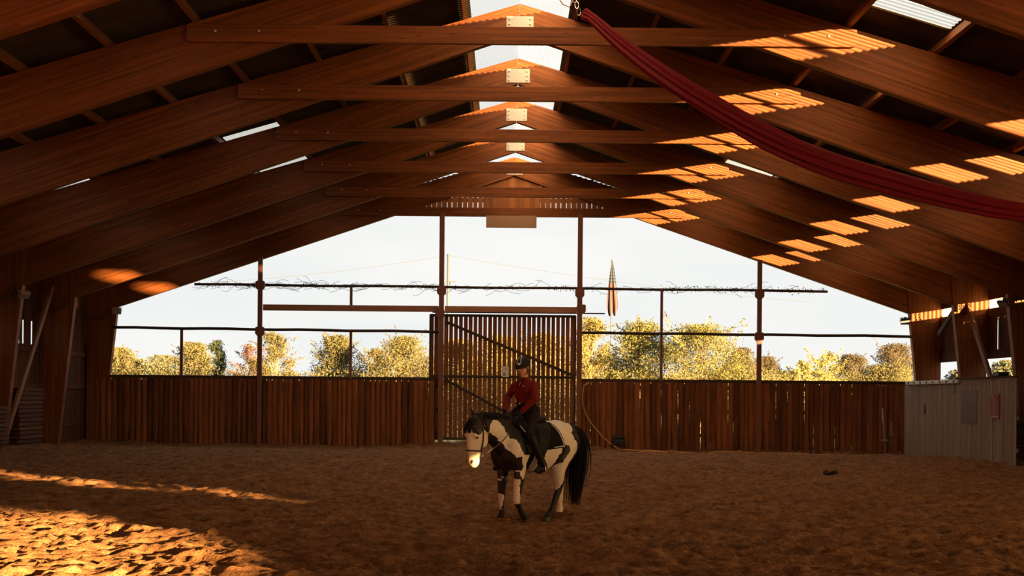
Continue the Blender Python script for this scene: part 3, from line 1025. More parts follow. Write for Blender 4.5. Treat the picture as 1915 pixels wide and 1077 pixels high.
def mat_coat():
    k = N('pinto_coat'); a = k.new('ShaderNodeAttribute', attribute_name='coat')
    s = k.new('ShaderNodeSeparateColor'); k.put(s.inputs[0], a.outputs['Color'])
    n = k.noise(k.mapping(k.coord(), (60, 60, 25)), 1, 3)
    white = k.mix(n, (.78, .62, .46), (.92, .79, .64))
    black = k.mix(n, (.012, .008, .006), (.028, .017, .012))
    e = k.math('GREATER_THAN', s.outputs[0], .5)
    c = k.mix(e, black, white)
    c = k.mix(k.math('MULTIPLY', s.outputs[1], .55), c, (.5, .27, .2))
    c = k.mix(s.outputs[2], c, (.10, .075, .055))
    return k.bsdf(c, .5, .3, bump=n, bstr=.12, bdist=.004)


M_COAT = mat_coat()
M_HAIR = plain('black_horse_hair', (.012, .009, .007), .6, .15)
M_LEATHER = plain('dark_brown_leather', (.045, .014, .007), .35, .5)
M_BLKLEATHER = plain('black_leather', (.010, .007, .006), .6, .2)
M_PADCLOTH = plain('black_quilted_cloth', (.012, .009, .01), .9, .1)
M_PIPING = plain('white_piping', (.8, .76, .7), .5)
M_CHROME = plain('polished_steel', (.8, .78, .75), .2, .5, 1.)
M_EYE = plain('dark_eye', (.02, .01, .007), .08, .6)

horse = empty('horse', HO, 'black and white pinto horse with white blazed face, walking under the rider', 'horse')
horse.rotation_euler.z = HROT
hb = remesh(horse_body(), 'body', .0115, M_COAT, 5)
coat(hb)
link('body', hb, horse)
for sg in (-1, 1):
    MB().ell((1.262, sg * .098, 1.232), (.024, .014, .018), nu=12, nv=8).build('eye', M_EYE, horse, smooth=True)
    MB().ell((1.305, sg * .047, .90), (.012, .014, .022), nu=10, nv=6).build('nostril', M_EYE, horse, smooth=True)


def strands(name, n, path, spread, r0, seed, parent, mat=M_HAIR, steps=10, clump=.5):
    r = random.Random(seed); mb = MB()
    for i in range(n):
        o = Vector((r.gauss(0, 1), r.gauss(0, 1), r.gauss(0, .3)))
        ph = r.uniform(0, 6); ln = r.uniform(.62, 1.0)
        pts = []; rad = []
        for j in range(steps + 1):
            t = j / steps * ln
            p = path(t)
            s = spread(t)
            pts.append(p + Vector((o.x * s + .012 * math.sin(5 * t + ph), o.y * s + .012 * math.cos(4 * t + ph), o.z * s * .3)))
            rad.append(r0 * (1 - .8 * (j / steps) ** 2))
        mb.tube(pts, rad, 4, caps=False)
    return mb.build(name, mat, parent, smooth=True)


def tailpath(t):
    P_ = [Vector((-.84, 0, 1.37)), Vector((-.97, .01, 1.30)), Vector((-1.03, .02, 1.08)), Vector((-1.04, .02, .80)), Vector((-1.0, .02, .50)), Vector((-.95, .02, .16))]
    f = t * (len(P_) - 1); i = min(int(f), len(P_) - 2); f -= i
    p0, p1, p2, p3 = P_[max(i - 1, 0)], P_[i], P_[i + 1], P_[min(i + 2, len(P_) - 1)]
    return .5 * ((2 * p1) + (p2 - p0) * f + (2 * p0 - 5 * p1 + 4 * p2 - p3) * f * f + (3 * p1 - p0 - 3 * p2 + p3) * f ** 3)


strands('tail', 420, tailpath, lambda t: .02 + .042 * math.sin(min(1, t * 1.1) * math.pi * .8), .012, 4, horse, steps=12)
tc = MB(); tc.tube([tailpath(t) for t in np.linspace(0, .86, 14)], [.035, .055, .065, .075, .085, .09, .09, .088, .085, .08, .07, .06, .045, .015], 12)
tc.build('tail_core', M_HAIR, horse, smooth=True)
# mane lying on the crest and forelock
mm = MB(); rm = random.Random(9)
for i in range(130):
    t = rm.random(); x_ = .50 + .66 * t; zt = float(np.interp(x_, [.5, .66, .82, 1.0, 1.16], [1.50, 1.545, 1.565, 1.565, 1.54]))
    L = rm.uniform(.10, .2)
    mm.tube([(x_, .0, zt), (x_ - .02, -.05, zt + .012), (x_ - .05, -.10, zt - L * .5), (x_ - .07, -.115, zt - L)], [.012, .012, .01, .003], 4, caps=False)
    if i % 2: mm.tube([(x_ + .02, 0, zt - .01), (x_, .025, zt + .006), (x_ - .03, .06, zt - .03), (x_ - .04, .075, zt - .07)], [.012, .012, .009, .003], 4, caps=False)
mm.build('mane', M_HAIR, horse, smooth=True)
fl = MB()
for i in range(46):
    y_ = rm.uniform(-.06, .06)
    fl.tube([(1.16, y_ * .5, 1.535), (1.27, y_ * .8, 1.48), (1.335, y_, 1.40), (1.355 + rm.uniform(-.004, .01), y_ * 1.25, 1.33 - rm.uniform(0, .05))], [.011, .011, .009, .003], 4, caps=False)
fl.build('forelock', M_HAIR, horse, smooth=True)


def place(o):
    o.location = HO; o.rotation_euler.z = HROT
    return o


# ------------------------------------------------------------------ tack
br = place(empty('bridle', HO, 'brown leather bridle with noseband and reins on the horse\'s head', 'bridle'))


def strap(name, pts, wdt, mat=M_LEATHER, parent=br, th=.006, n=8):
    """flat strap along points"""
    return MB().tube(pts, [wdt / 2] * len(pts), n).build(name, mat, parent, smooth=True)


def ringstrap(name, z, off, r, tilt=0., close=True):
    p = head_ring(z, off, 28, tilt); p.append(p[0])
    return strap(name, p, r, parent=br)


ringstrap('noseband', 1.045, .009, .024, .06)
ringstrap('browband', 1.385, .012, .02, -.05)
for sg in (-1, 1):
    pts = []
    for z_ in np.linspace(1.52, 1.02, 12):
        b, f, w_ = head_sec(z_)
        pts.append((1.165 + (1.0 - .0) * 0 - (1.5 - z_) * .02, sg * (w_ + .008) * (1.0 if z_ < 1.45 else .9), z_))
    strap('cheek_strap', pts, .018)
    strap('throat_lash', [(1.09, sg * .09, 1.47), (1.045, sg * .10, 1.36), (1.02, sg * .10, 1.24), (1.015, sg * .07, 1.13), (1.01, 0, 1.085)], .014)
    ring = [(1.145 + .03 * math.cos(a), sg * .074, .99 + .03 * math.sin(a)) for a in np.linspace(0, 2 * math.pi, 17)]
    MB().tube(ring, .006, 6).build('bit_ring', M_CHROME, br, smooth=True)
strap('head_strap', [(1.165, .095, 1.49), (1.14, .06, 1.545), (1.135, 0, 1.56), (1.14, -.06, 1.545), (1.165, -.095, 1.49)], .02)
HL = Vector((.40, .085, 1.535)); HR = Vector((.50, -.10, 1.565))
for sg, h in ((1, HL), (-1, HR)):
    a = Vector((1.14, sg * .078, .98)); pts = []
    for i in range(13):
        t = i / 12; p = a.lerp(h, t); p.z -= .03 * math.sin(math.pi * t); p.y += sg * (.10 * math.sin(math.pi * min(1, t * 1.15)) + .03 * t * (1 - t)); pts.append(p)
    strap('rein', pts, .016)
strap('rein_end', [HL, (.43, .06, 1.50), (.44, .09, 1.40), (.42, .11, 1.38), (.45, .0, 1.46), HR], .014)

pad = place(empty('saddle_pad', HO, 'black quilted saddle pad with white piped edges under the saddle', 'saddle pad'))


def shell(mb, x0f, x1f, zb, off, nx=22, nz=16, sides=(-1, 1), ztop=None, th=.012):
    """cloth lying on the trunk: front/rear edge as functions of height, down to zb(x)"""
    for sg in sides:
        grid = []
        for i in range(nz + 1):
            row = []
            for j in range(nx + 1):
                u = j / nx; v = i / nz
                zl = zb(u)
                zt0 = 1.47 if ztop is None else ztop(u)
                z_ = zt0 + (zl - zt0) * v
                x_ = x0f(v) + (x1f(v) - x0f(v)) * u
                t = float(np.interp(x_, _tx, _tt))
                zz = min(z_, t + .004 + off)
                if i == 0: row.append((x_, 0, t + off)); continue
                y_ = trunk(x_, min(zz, t - .001)) if zz < t - .001 else 0
                row.append((x_, sg * (y_ + off), zz))
            grid.append(row)
        mb.loft(grid, cap=False) if False else mb.add([p for r in grid for p in r], [(i * (nx + 1) + j, i * (nx + 1) + j + 1, (i + 1) * (nx + 1) + j + 1, (i + 1) * (nx + 1) + j) for i in range(nz) for j in range(nx)])
        if sg == 1: last = grid
    return last


def thick(name, mb, mat, parent, th):
    o = mb.build(name, mat, parent, smooth=True)
    m = o.modifiers.new('thickness', 'SOLIDIFY'); m.thickness = th; m.offset = 0
    return o


pm_ = MB()
PF = lambda v: .585 - .30 * v ** 1.1
PR = lambda v: -.20 - .15 * v
gp = shell(pm_, PF, PR, lambda u: 1.02 + .05 * u, .022)
thick('pad_cloth', pm_, M_PADCLOTH, pad, .016)
for idx, ins in (('front', 1), ('rear', -2)):
    strap('piping', [Vector(r[ins]) + Vector((0, .012, 0)) for r in gp[3:]], .014, M_PIPING, pad)
strap('piping', [Vector(p) + Vector((0, .014, .022)) for p in gp[-1][13:-1]], .014, M_PIPING, pad)

sad = place(empty('saddle', HO, 'black leather riding saddle with flap and girth under the rider', 'saddle'))
sm_ = MB()
shell(sm_, lambda v: .44 - .02 * v, lambda v: -.14 + .24 * v, lambda u: .98, .042, ztop=lambda u: 1.47)
thick('flap', sm_, M_BLKLEATHER, sad, .014)
rings = []
for x_, zt, hw in ((.47, 1.52, .06), (.42, 1.565, .09), (.34, 1.55, .12), (.2, 1.51, .15), (.05, 1.505, .17), (-.06, 1.525, .18), (-.13, 1.555, .16), (-.165, 1.54, .11)):
    t = float(np.interp(x_, _tx, _tt))
    rings.append([(x_, hw * math.cos(a), (zt + t - .03) / 2 + (zt - t + .03) / 2 * math.sin(a)) for a in np.linspace(0, 2 * math.pi, 17)[:-1]])
MB().loft(rings).build('seat', M_BLKLEATHER, sad, smooth=True)
gpts = [(.30 - .04 * abs(math.sin(a)) * 0 + (1.0 - z_) * .12, (trunk(.33, z_) + .012) * s_, z_) for s_, zs in ((1, np.linspace(1.0, .73, 8)), (-1, np.linspace(.73, 1.0, 8))) for z_ in zs for a in (0,)]
rings = []
for p in gpts: rings.append([(p[0] + dx, p[1], p[2]) for dx in (-.045, .045)])
gm = MB(); gm.add([q for r in rings for q in r], [(2 * i, 2 * i + 1, 2 * i + 3, 2 * i + 2) for i in range(len(rings) - 1)])
thick('girth', gm, M_BLKLEATHER, sad, .014)
for sg in (-1, 1):
    fx, fz, fy = .21, .725, .37
    strap('stirrup_leather', [(.26, sg * .33, 1.35), (.235, sg * .37, 1.1), (fx, sg * fy, fz + .15)], .018, M_BLKLEATHER, sad)
    ir = []
    for a in np.linspace(-.15 * math.pi, 1.15 * math.pi, 18):
        ir.append((fx - .02, sg * fy + .068 * math.cos(a), fz + .02 + .07 * max(-.3, math.sin(a)) * 1.8))
    st = MB().tube(ir, .008, 6)
    st.box((fx - .02, sg * fy, fz - .02), (.045, .14, .014))
    st.build('stirrup', M_CHROME, sad, smooth=False)

# ------------------------------------------------------------------ rider
M_SKIN = plain('skin', (.74, .36, .2), .5, .3, 0, .05)
M_SHIRT = plain('burgundy_knit', (.17, .016, .014), .85, .15, 0, .15, 60)
M_BREECH = plain('dark_breeches', (.022, .012, .011), .85, .15)
M_GLOVE = plain('dark_gloves', (.014, .01, .009), .7)
M_BOOT = plain('black_riding_boot', (.010, .007, .006), .5, .25)
M_HELMET = plain('matt_navy_black_helmet', (.012, .012, .017), .6, .25)
M_HAIRB = plain('brown_hair', (.09, .04, .018), .5)
M_LIP = plain('lips', (.40, .13, .09), .5)

rider = place(empty('person', HO, 'person riding in burgundy top, dark breeches and black helmet, looking down', 'person'))
SHL, SHR = Vector((.145, .16, 1.97)), Vector((.185, -.16, 1.965))
ELL, ELR = Vector((.245, .265, 1.765)), Vector((.235, -.26, 1.79))
WRL, WRR = Vector((.355, .12, 1.585)), Vector((.44, -.135, 1.605))
HIPL, HIPR = Vector((.10, .10, 1.585)), Vector((.12, -.10, 1.585))
KNL, KNR = Vector((.41, .315, 1.27)), Vector((.42, -.315, 1.27))
ANL, ANR = Vector((.175, .365, .845)), Vector((.19, -.365, .845))
HC = Vector((.215, 0, 2.22))          # head centre
HM = Matrix.Rotation(math.radians(16), 3, 'Z') @ Matrix.Rotation(math.radians(17), 3, 'Y')   # nose turned and bowed (local x = face)


def torso(mb, g):
    for z_, cx, hx, hy in ():
        pass
    rr = []
    for z_, cx, hx, hy in ((1.50, .075, .13, .165), (1.56, .085, .135, .18), (1.62, .105, .12, .17), (1.70, .135, .098, .142), (1.76, .145, .10, .145), (1.84, .16, .115, .165), (1.92, .165, .115, .175), (1.98, .16, .10, .17), (2.03, .155, .075, .11), (2.06, .155, .06, .065)):
        rr.append([(cx + (hx + g) * math.cos(a), (hy + g) * math.sin(a), z_) for a in np.linspace(0, 2 * math.pi, 25)[:-1]])
    mb.loft(rr)
    for sg in (-1, 1):
        mb.ell((.205, sg * .065, 1.88), (.066 + g, .085 + g, .085 + g))


def arms(mb, g, to=1.0):
    for s, e, w_ in ((SHL, ELL, WRL), (SHR, ELR, WRR)):
        limb(mb, [s - Vector((0, .04 * (1 if s.y > 0 else -1), 0)), s, s.lerp(e, .5), e, e.lerp(w_, .35), w_], [.05 + g, .052 + g, .047 + g, .04 + g, .041 + g, .03 + g])


def legs(mb, g, boots=True):
    for h, kn, an in ((HIPL, KNL, ANL), (HIPR, KNR, ANR)):
        limb(mb, [h, h.lerp(kn, .5), kn, kn.lerp(an, .3), kn.lerp(an, .65), an], [.105 + g, .086 + g, .06 + g, .06 + g, .05 + g, .038 + g])


def feet(mb, g):
    for an in (ANL, ANR):
        s = 1 if an.y > 0 else -1
        cone(mb, an, an + Vector((-.025, 0, -.06)), .042 + g, .038 + g)
        cone(mb, an + Vector((-.03, 0, -.075)), an + Vector((.10, s * .02, -.085)), .034 + g, .036 + g)
        cone(mb, an + Vector((.10, s * .02, -.085)), an + Vector((.165, s * .03, -.09)), .036 + g, .026 + g)


def hand(mb, wr, hp, sg, g=0.0):
    """fist around the rein: palm, four curled fingers, thumb on top"""
    d = (hp - wr).normalized()
    lat = Vector((0, sg, 0)); up = Vector((0, 0, 1)); up = (up - d * up.dot(d)).normalized()
    c = wr + d * .045
    cone(mb, wr, c, .026 + g, .03 + g)
    for i, (o, l) in enumerate(((.030, .95), (.010, 1.05), (-.010, 1.0), (-.028, .8))):
        k0 = c + up * o + d * .028 + lat * .018
        k1 = k0 + d * .026 * l - lat * .012
        k2 = k1 - lat * .03 * l - d * .006
        k3 = k2 - d * .026 * l + lat * .006
        limb(mb, [c + up * o * .7, k0, k1, k2, k3], [.012 + g, .0105 + g, .0095 + g, .009 + g, .008 + g])
    t0 = c + up * .03 - d * .01 - lat * .01
    limb(mb, [t0, t0 + d * .03 + up * .014 - lat * .012, t0 + d * .058 + up * .008 - lat * .016], [.013 + g, .0115 + g, .009 + g])


def head(mb):
    V = lambda x, y, z: HC + HM @ Vector((x, y, z))
    mb.ell(HC + HM @ Vector((-.012, 0, .03)), (.098, .078, .10), HM.to_4x4())
    mb.ell(V(.03, 0, -.03), (.062, .062, .082), HM.to_4x4())
    mb.ell(V(.045, 0, -.088), (.034, .036, .028), HM.to_4x4())           # chin
    mb.ell(V(.078, 0, .03), (.022, .05, .016), HM.to_4x4())              # brow
    for sg in (-1, 1):
        mb.ell(V(.062, sg * .036, -.022), (.024, .022, .022), HM.to_4x4())   # cheek
        mb.ell(V(-.012, sg * .078, -.008), (.018, .009, .03), HM.to_4x4())   # ear
        mb.ell(V(.01, sg * .05, -.06), (.045, .014, .03), HM.to_4x4())       # jaw
    cone(mb, V(.088, 0, .018), V(.112, 0, -.022), .009, .013)            # nose
    mb.ell(V(.085, 0, -.052), (.016, .026, .010), HM.to_4x4())           # mouth
    cone(mb, Vector((.15, 0, 2.02)), V(-.01, 0, -.05), .056, .05)        # neck


bd = MB()
torso(bd, 0); arms(bd, 0); legs(bd, 0); feet(bd, 0); head(bd)
hand(bd, WRL, HL, 1); hand(bd, WRR, HR, -1)
link('body', remesh(bd, 'body', .0062, M_SKIN, 3), rider)
sh = MB(); torso(sh, .009); arms(sh, .008)
sh.tube([(.155, 0, 2.03), (.16, 0, 2.06), (.165, 0, 2.085)], [.075, .066, .062], 18)
# shirt ends at the belt: drop what lies below
shm = remesh(sh, 'riding_top', .008, M_SHIRT, 3)
bm = bmesh.new(); bm.from_mesh(shm)
bmesh.ops.bisect_plane(bm, geom=bm.verts[:] + bm.edges[:] + bm.faces[:], plane_co=(0, 0, 1.70), plane_no=(0, 0, -1), clear_outer=False)
bmesh.ops.delete(bm, geom=[f for f in bm.faces if f.calc_center_median().z < 1.70 and (f.calc_center_median().x < .27 and abs(f.calc_center_median().y) < .19)], context='FACES')
bmesh.ops.bisect_plane(bm, geom=bm.verts[:] + bm.edges[:] + bm.faces[:], plane_co=(.16, 0, 2.085), plane_no=(0, 0, 1), clear_outer=True)
bm.to_mesh(shm); bm.free()
top = link('riding_top', shm, rider)
MB().tube([(.262, .0, 2.05), (.274, .002, 1.99), (.286, .0, 1.93)], .0035, 6).build('zipper', M_CHROME, top, smooth=True)
MB().box((0, 0, 0), (.006, .022, .009)).build('chest_emblem', M_STEEL, top, M=Matrix.Translation((.288, .085, 1.955)) @ Matrix.Rotation(.5, 4, 'Z'))
bc = MB(); legs(bc, .006)
rr = []
for z_, cx, hx, hy in ((1.49, .075, .135, .17), (1.56, .085, .143, .188), (1.62, .105, .128, .178), (1.705, .135, .108, .152)):
    rr.append([(cx + hx * math.cos(a), hy * math.sin(a), z_) for a in np.linspace(0, 2 * math.pi, 25)[:-1]])
bc.loft(rr)
link('breeches', remesh(bc, 'breeches', .009, M_BREECH, 3), rider)
belt = MB(); rb = [(.137 + .112 * math.cos(a), .156 * math.sin(a), 1.70) for a in np.linspace(0, 2 * math.pi, 33)]
belt = belt.tube(rb, .016, 6).build('belt', M_BLKLEATHER, rider, smooth=True)
MB().box((0, 0, 0), (.01, .03, .026)).build('buckle', M_STEEL, belt, M=Matrix.Translation((.262, -.01, 1.70)))
bt = MB()
for kn, an in ((KNL, ANL), (KNR, ANR)):
    limb(bt, [kn.lerp(an, .12), kn.lerp(an, .35), kn.lerp(an, .65), an], [.071, .07, .06, .05])
feet(bt, .012)
for an in (ANL, ANR):
    s = 1 if an.y > 0 else -1
bo = remesh(bt, 'riding_boot', .008, M_BOOT, 3)
bm = bmesh.new(); bm.from_mesh(bo)
for keep, nm in ((1, 'l'), (-1, 'r')):
    b2 = bm.copy(); bmesh.ops.delete(b2, geom=[v for v in b2.verts if v.co.y * keep < 0], context='VERTS')
    me = bpy.data.meshes.new('riding_boot'); b2.to_mesh(me); b2.free(); me.materials.append(M_BOOT)
    link('riding_boot', me, rider)
bm.free()
for wr, h, sg in ((WRL, HL, 1), (WRR, HR, -1)):
    gl = MB(); hand(gl, wr, h, sg, .0035); cone(gl, wr + (wr - h).normalized() * .03, wr, .037, .032)
    link('glove', remesh(gl, 'glove', .0045, M_GLOVE, 1), rider)
# face details
V = lambda x, y, z: HC + HM @ Vector((x, y, z))
for sg in (-1, 1):
    MB().ell(V(.083, sg * .031, .006), (.008, .014, .006), HM.to_4x4(), 10, 6).build('eye', M_EYE, rider, smooth=True)
    MB().tube([V(.09, sg * .016, .026), V(.089, sg * .032, .03), V(.078, sg * .05, .024)], [.003, .004, .002], 6).build('eyebrow', M_HAIRB, rider, smooth=True)
MB().tube([V(.094, -.02, -.053), V(.1, 0, -.05), V(.094, .02, -.053)], [.003, .006, .003], 6).build('lips', M_LIP, rider, smooth=True)
hr = MB()
hr.ell(V(-.06, 0, -.015), (.05, .07, .06), HM.to_4x4())
hr.ell(V(-.095, 0, -.04), (.032, .036, .036), HM.to_4x4())
hr.build('hair', M_HAIRB, rider, smooth=True)
# helmet
hel = empty('riding_helmet', (0, 0, 0), parent=rider)
hs = MB(); rings = []
for ph in np.linspace(-.12, math.pi / 2 - .02, 9):
    rings.append([V(-.012 + .128 * math.cos(ph) * math.cos(a), .106 * math.cos(ph) * math.sin(a), .042 + .118 * math.sin(ph) - .012 * math.cos(a) * 0) for a in np.linspace(0, 2 * math.pi, 29)[:-1]])
hs.loft(rings); hs.build('shell', M_HELMET, hel, smooth=True)
pk = MB(); nn = 15; t0 = []; t1 = []
for a in np.linspace(-1.15, 1.15, nn):
    t0.append((-.012 + .122 * math.cos(a), .102 * math.sin(a), .045)); t1.append((-.012 + .122 * math.cos(a) + .062 * math.cos(a * 1.3), .108 * math.sin(a), .026 - .0 * a))
vs = [V(*p) for p in t0] + [V(*p) for p in t1] + [V(p[0], p[1], p[2] - .008) for p in t0] + [V(p[0], p[1], p[2] - .007) for p in t1]
fs = []
for i in range(nn - 1):
    fs += [(i, i + 1, nn + i + 1, nn + i), (2 * nn + i, 3 * nn + i, 3 * nn + i + 1, 2 * nn + i + 1), (nn + i, nn + i + 1, 3 * nn + i + 1, 3 * nn + i)]
pk.add(vs, fs); pk.build('peak', M_HELMET, hel, smooth=True)
for sg in (-1, 1):
    pts = []
    for t in np.linspace(.28, 1.45, 12):
        yy = sg * (.026 + .012 * math.cos(t * 2)); pts.append(V(-.012 + .131 * math.cos(t), yy, .042 + .121 * math.sin(t)))
    MB().tube(pts, .0045, 6).build('silver_trim', M_PIPING, hel, smooth=True)
    MB().tube([V(.045, sg * .088, .04), V(.02, sg * .083, -.04), V(.03, sg * .05, -.095), V(.035, 0, -.122)], .006, 6).build('chin_strap', M_BLKLEATHER, hel, smooth=True)
MB().box((0, 0, 0), (.008, .034, .034)).build('badge', M_PIPING, hel, M=Matrix.Translation(V(.112, 0, .082)) @ HM.to_4x4() @ Matrix.Rotation(-.35, 4, 'Y'), bevel=.003)

# ------------------------------------------------------------------ timber partition on the right with a sliding door
part = empty('partition', (13.9, 37.05, 0), 'pale grey-brown ribbed board partition along the right side', 'partition')
PB = MB().box((0, 0, 0), (1, .1, .022)).mesh('board', M_GREYWOOD, bevel=.004)
y_ = 37.06; rq = random.Random(31)
while y_ < 44.0:
    zb = base_z(13.9, y_) - .12; zt = 2.44 if y_ < 42.0 else 2.30
    M = axes((0, y_ + .05 - 37.05, (zb + zt) / 2), (0, 0, 1), (-1, 0, 0)) @ Matrix.Translation((0, 0, rq.uniform(-.003, .003))) @ Matrix.Diagonal((zt - zb, .93, 1, 1))
    link('board', PB, part, M=M)
    y_ += .1
for z_ in (.4, 1.3, 2.2):
    MB().box((0, 0, 0), (.06, 6.9, .12)).build('partition_rail', M_GREYWOOD, part, (.05, 3.47, z_))
MB().box((0, 0, 0), (.1, 5., .05)).build('top_board', M_SIDE, part, (.0, 2.5, 2.46))
MB().box((0, 0, 0), (.012, 1.35, 1.02)).build('patch_panel', wood('patch_wood', (.09, .055, .032), (.15, .095, .06), lam=0), part, (-.018, 3.75, 1.58))
MB().box((0, 0, 0), (.02, .16, .3)).build('hand_slot', M_BLACK, part, (-.016, 5.1, 2.12))
sd = empty('sliding_door', (13.96, 46, 0), 'grey-brown ribbed sliding door under a pale rail, in the right corner', 'door')
y_ = 44.05
while y_ < 47.6:
    zb = base_z(14, y_) + .02
    M = axes((0, y_ + .05 - 46, (zb + 2.28) / 2), (0, 0, 1), (-1, 0, 0)) @ Matrix.Diagonal((2.28 - zb, .93, 1, 1))
    link('board', PB, sd, M=M)
    y_ += .1
MB().box((0, 0, 0), (.03, .14, .32)).build('hand_slot', M_BLACK, sd, (-.014, -.7, 1.47))
MB().box((0, 0, 0), (.04, .06, 2.3)).build('door_edge', M_SIDE, sd, (-.02, -1.98, 1.14))
tr = empty('door_rail', (13.85, 44.4, 2.37), 'whitish metal door rail above the sliding door at right', 'rail')
MB().box((0, 0, 0), (.08, 5.4, .12)).build('rail_profile', plain('white_painted_steel', (.62, .58, .52), .5), tr, (0, 0, 0), bevel=.01)
for i in range(8):
    MB().box((0, 0, 0), (.03, .1, .06)).build('rail_clip', M_BLACK, tr, (-.05, -2.4 + .68 * i, .0))
sg_ = empty('stable_sign', (13.87, 38.6, 1.62), 'red sign with a pale horse emblem on the ribbed partition', 'sign')
MB().box((0, 0, 0), (.012, .68, .72)).build('sign_panel', plain('red_sign_paint', (.22, .012, .014), .6), sg_, (0, 0, 0))
M_SIGNW = plain('pale_sign_print', (.5, .33, .3), .7)
se = MB()
# head seen from the front: ears, poll, long face outline and nostrils (local y = along the wall, mirrored for the viewer)
ln = [[(.20, .30), (.10, .20), (.08, .13)], [(-.20, .30), (-.10, .20), (-.08, .13)], [(.09, .17), (-.09, .17)], [(.1, .12), (.13, -.02), (.10, -.16), (.05, -.25), (-.05, -.25), (-.10, -.16), (-.13, -.02), (-.1, .12), (.1, .12)], [(.02, .06), (.0, -.06), (.02, -.18)], [(.05, .2), (-.05, .2), (0, .1)]]
for q in ln: se.tube([(-.012, a, b) for a, b in q], .016, 6, .4)
se.build('horse_emblem', M_SIGNW, sg_)
tx = MB()
for i, (a, b) in enumerate(((-.27, .05), (-.2, .05), (-.13, .05), (-.06, .05), (.04, .05), (.11, .05), (.18, .05), (.25, .05))):
    tx.box((-.009, a, -.305), (.004, b, .045))
tx.build('sign_lettering', M_SIGNW, sg_)

# ------------------------------------------------------------------ braces
def brace(name, p0, p1, label, wdt=.2, mat=M_PURLIN):
    p0 = Vector(p0); p1 = Vector(p1)
    return tag(MB().box((0, 0, 0), ((p1 - p0).length, .1, wdt)).build(name, mat, None, M=axes((p0 + p1) / 2, p1 - p0, (0, 1, 1) if abs((p1 - p0).z) < 9 else (1, 0, 0)), bevel=.008), label, 'brace')


brace('diagonal_brace', (-15.75, 45.6, 5.4), (-15.75, 41.05, -.05), 'long diagonal timber brace between the left pillars')
brace('diagonal_brace', (15.62, 46.4, 5.45), (15.62, 43.5, 2.2), 'long diagonal timber brace above the ribbed partition at right')
brace('diagonal_brace', (15.62, 46.45, 5.4), (15.72, 49.4, 4.2), 'short dark brace meeting the long brace between the right pillars', mat=M_DARKBAR)
tag(MB().box((0, 0, 0), (.3, .5, .12)).build('bracket_block', M_BLACK, None, (13.95, 38.4, 2.54), bevel=.02), 'small dark block lying on top of the partition beside the brace', 'block')

# ------------------------------------------------------------------ floodlights
def floodlight(loc, rz, label, tilt=.5, mat=M_BLACK):
    e = empty('floodlight', loc, label, 'floodlight'); e.rotation_euler.z = rz
    T_ = Matrix.Rotation(tilt, 4, 'X')
    MB().box((0, 0, 0), (.34, .1, .24)).build('housing', mat, e, M=T_, bevel=.02)
    MB().box((0, 0, 0), (.3, .012, .2)).build('lens', plain('lamp_glass', (.35, .32, .28), .2), e, M=T_ @ Matrix.Translation((0, -.055, 0)))
    y = MB(); y.tube([(-.19, 0, 0), (-.19, .06, .14), (.19, .06, .14), (.19, 0, 0)], .012, 6); y.build('yoke', mat, e)
    MB().box((0, 0, 0), (.08, .3, .06)).build('arm', mat, e, (0, .2, .14))
    return e


floodlight((14.86, 50.7, 4.75), -.3, 'small black floodlight on the farthest right pillar')
floodlight((-15.05, 50.7, 4.88), .3, 'small floodlight on the farthest left pillar', mat=M_FIBRE)
floodlight((14.87, 40.72, 4.74), -.8, 'black tilted floodlight high on the right pillar nearest the picture edge', .9)
floodlight((-14.95, 40.72, 4.74), .8, 'pale lamp fixed high on the left pillar nearest the picture edge', .9, mat=M_FIBRE)

# ------------------------------------------------------------------ hose, pump, stands, dung
zf = lambda x, y: float(base_z(x, y))
hp = [(2.66, 50.75, .6), (2.62, 50.72, 1.2), (2.62, 50.72, 2.0), (2.75, 50.72, 2.28), (3.1, 50.74, 2.36)]
tag(MB().tube([(2.9, 50.7, 2.33), (2.7, 50.7, 2.2), (2.64, 50.7, 1.9), (2.66, 50.68, 1.5), (2.78, 50.66, 1.1), (3.05, 50.62, .7), (3.4, 50.5, .3), (3.7, 50.25, .02), (4.05, 49.95, zf(4, 50) + .04)], .028, 8).build('hose', plain('yellow_brown_hose', (.48, .22, .05), .5), None, smooth=True), 'ochre hose hanging in a curve from the wall top beside the gate', 'hose')
for q, (dy, lb) in enumerate(((0, 'long ochre hose lying on the sand along the foot of the right planks'), (-1.3, 'second ochre hose lying on the sand, nearer the camera than its twin'))):
    pts = []
    for i in range(34):
        x_ = 4.1 + q * .4 + i * .31; y_ = 49.75 + dy + .12 * math.sin(i * .55 + q * 2) - .05 * i * (.6 if q else .4) * .5
        pts.append((x_, y_, gz(x_, y_) + .045))
    tag(MB().tube(pts, .03, 8).build('hose', plain('ochre_hose_%s' % 'ab'[q], (.5, .22, .05), .5), None, smooth=True), lb, 'hose')
px_, py_ = 4.0, 50.35
pz = gz(px_, py_)
pu = empty('water_pump', (px_, py_, pz), 'small dark wheeled pump on the sand at the foot of the planks', 'pump')
MB().box((0, 0, .2), (.5, .3, .22)).build('motor_body', M_BLACK, pu, bevel=.04)
MB().tube([(-.2, 0, .36), (.2, 0, .36)], .09, 12).build('tank', M_BLACK, pu, smooth=True)
MB().tube([(-.24, 0, .3), (-.3, 0, .46), (.1, 0, .5), (.24, 0, .34)], .016, 6).build('handle', M_BOLT, pu, smooth=True)
for sx in (-.2, .2):
    for sy in (-.18, .18):
        MB().tube([(sx, sy - .025, .09), (sx, sy + .025, .09)], .09, 14).build('wheel', M_BLACK, pu, smooth=False)


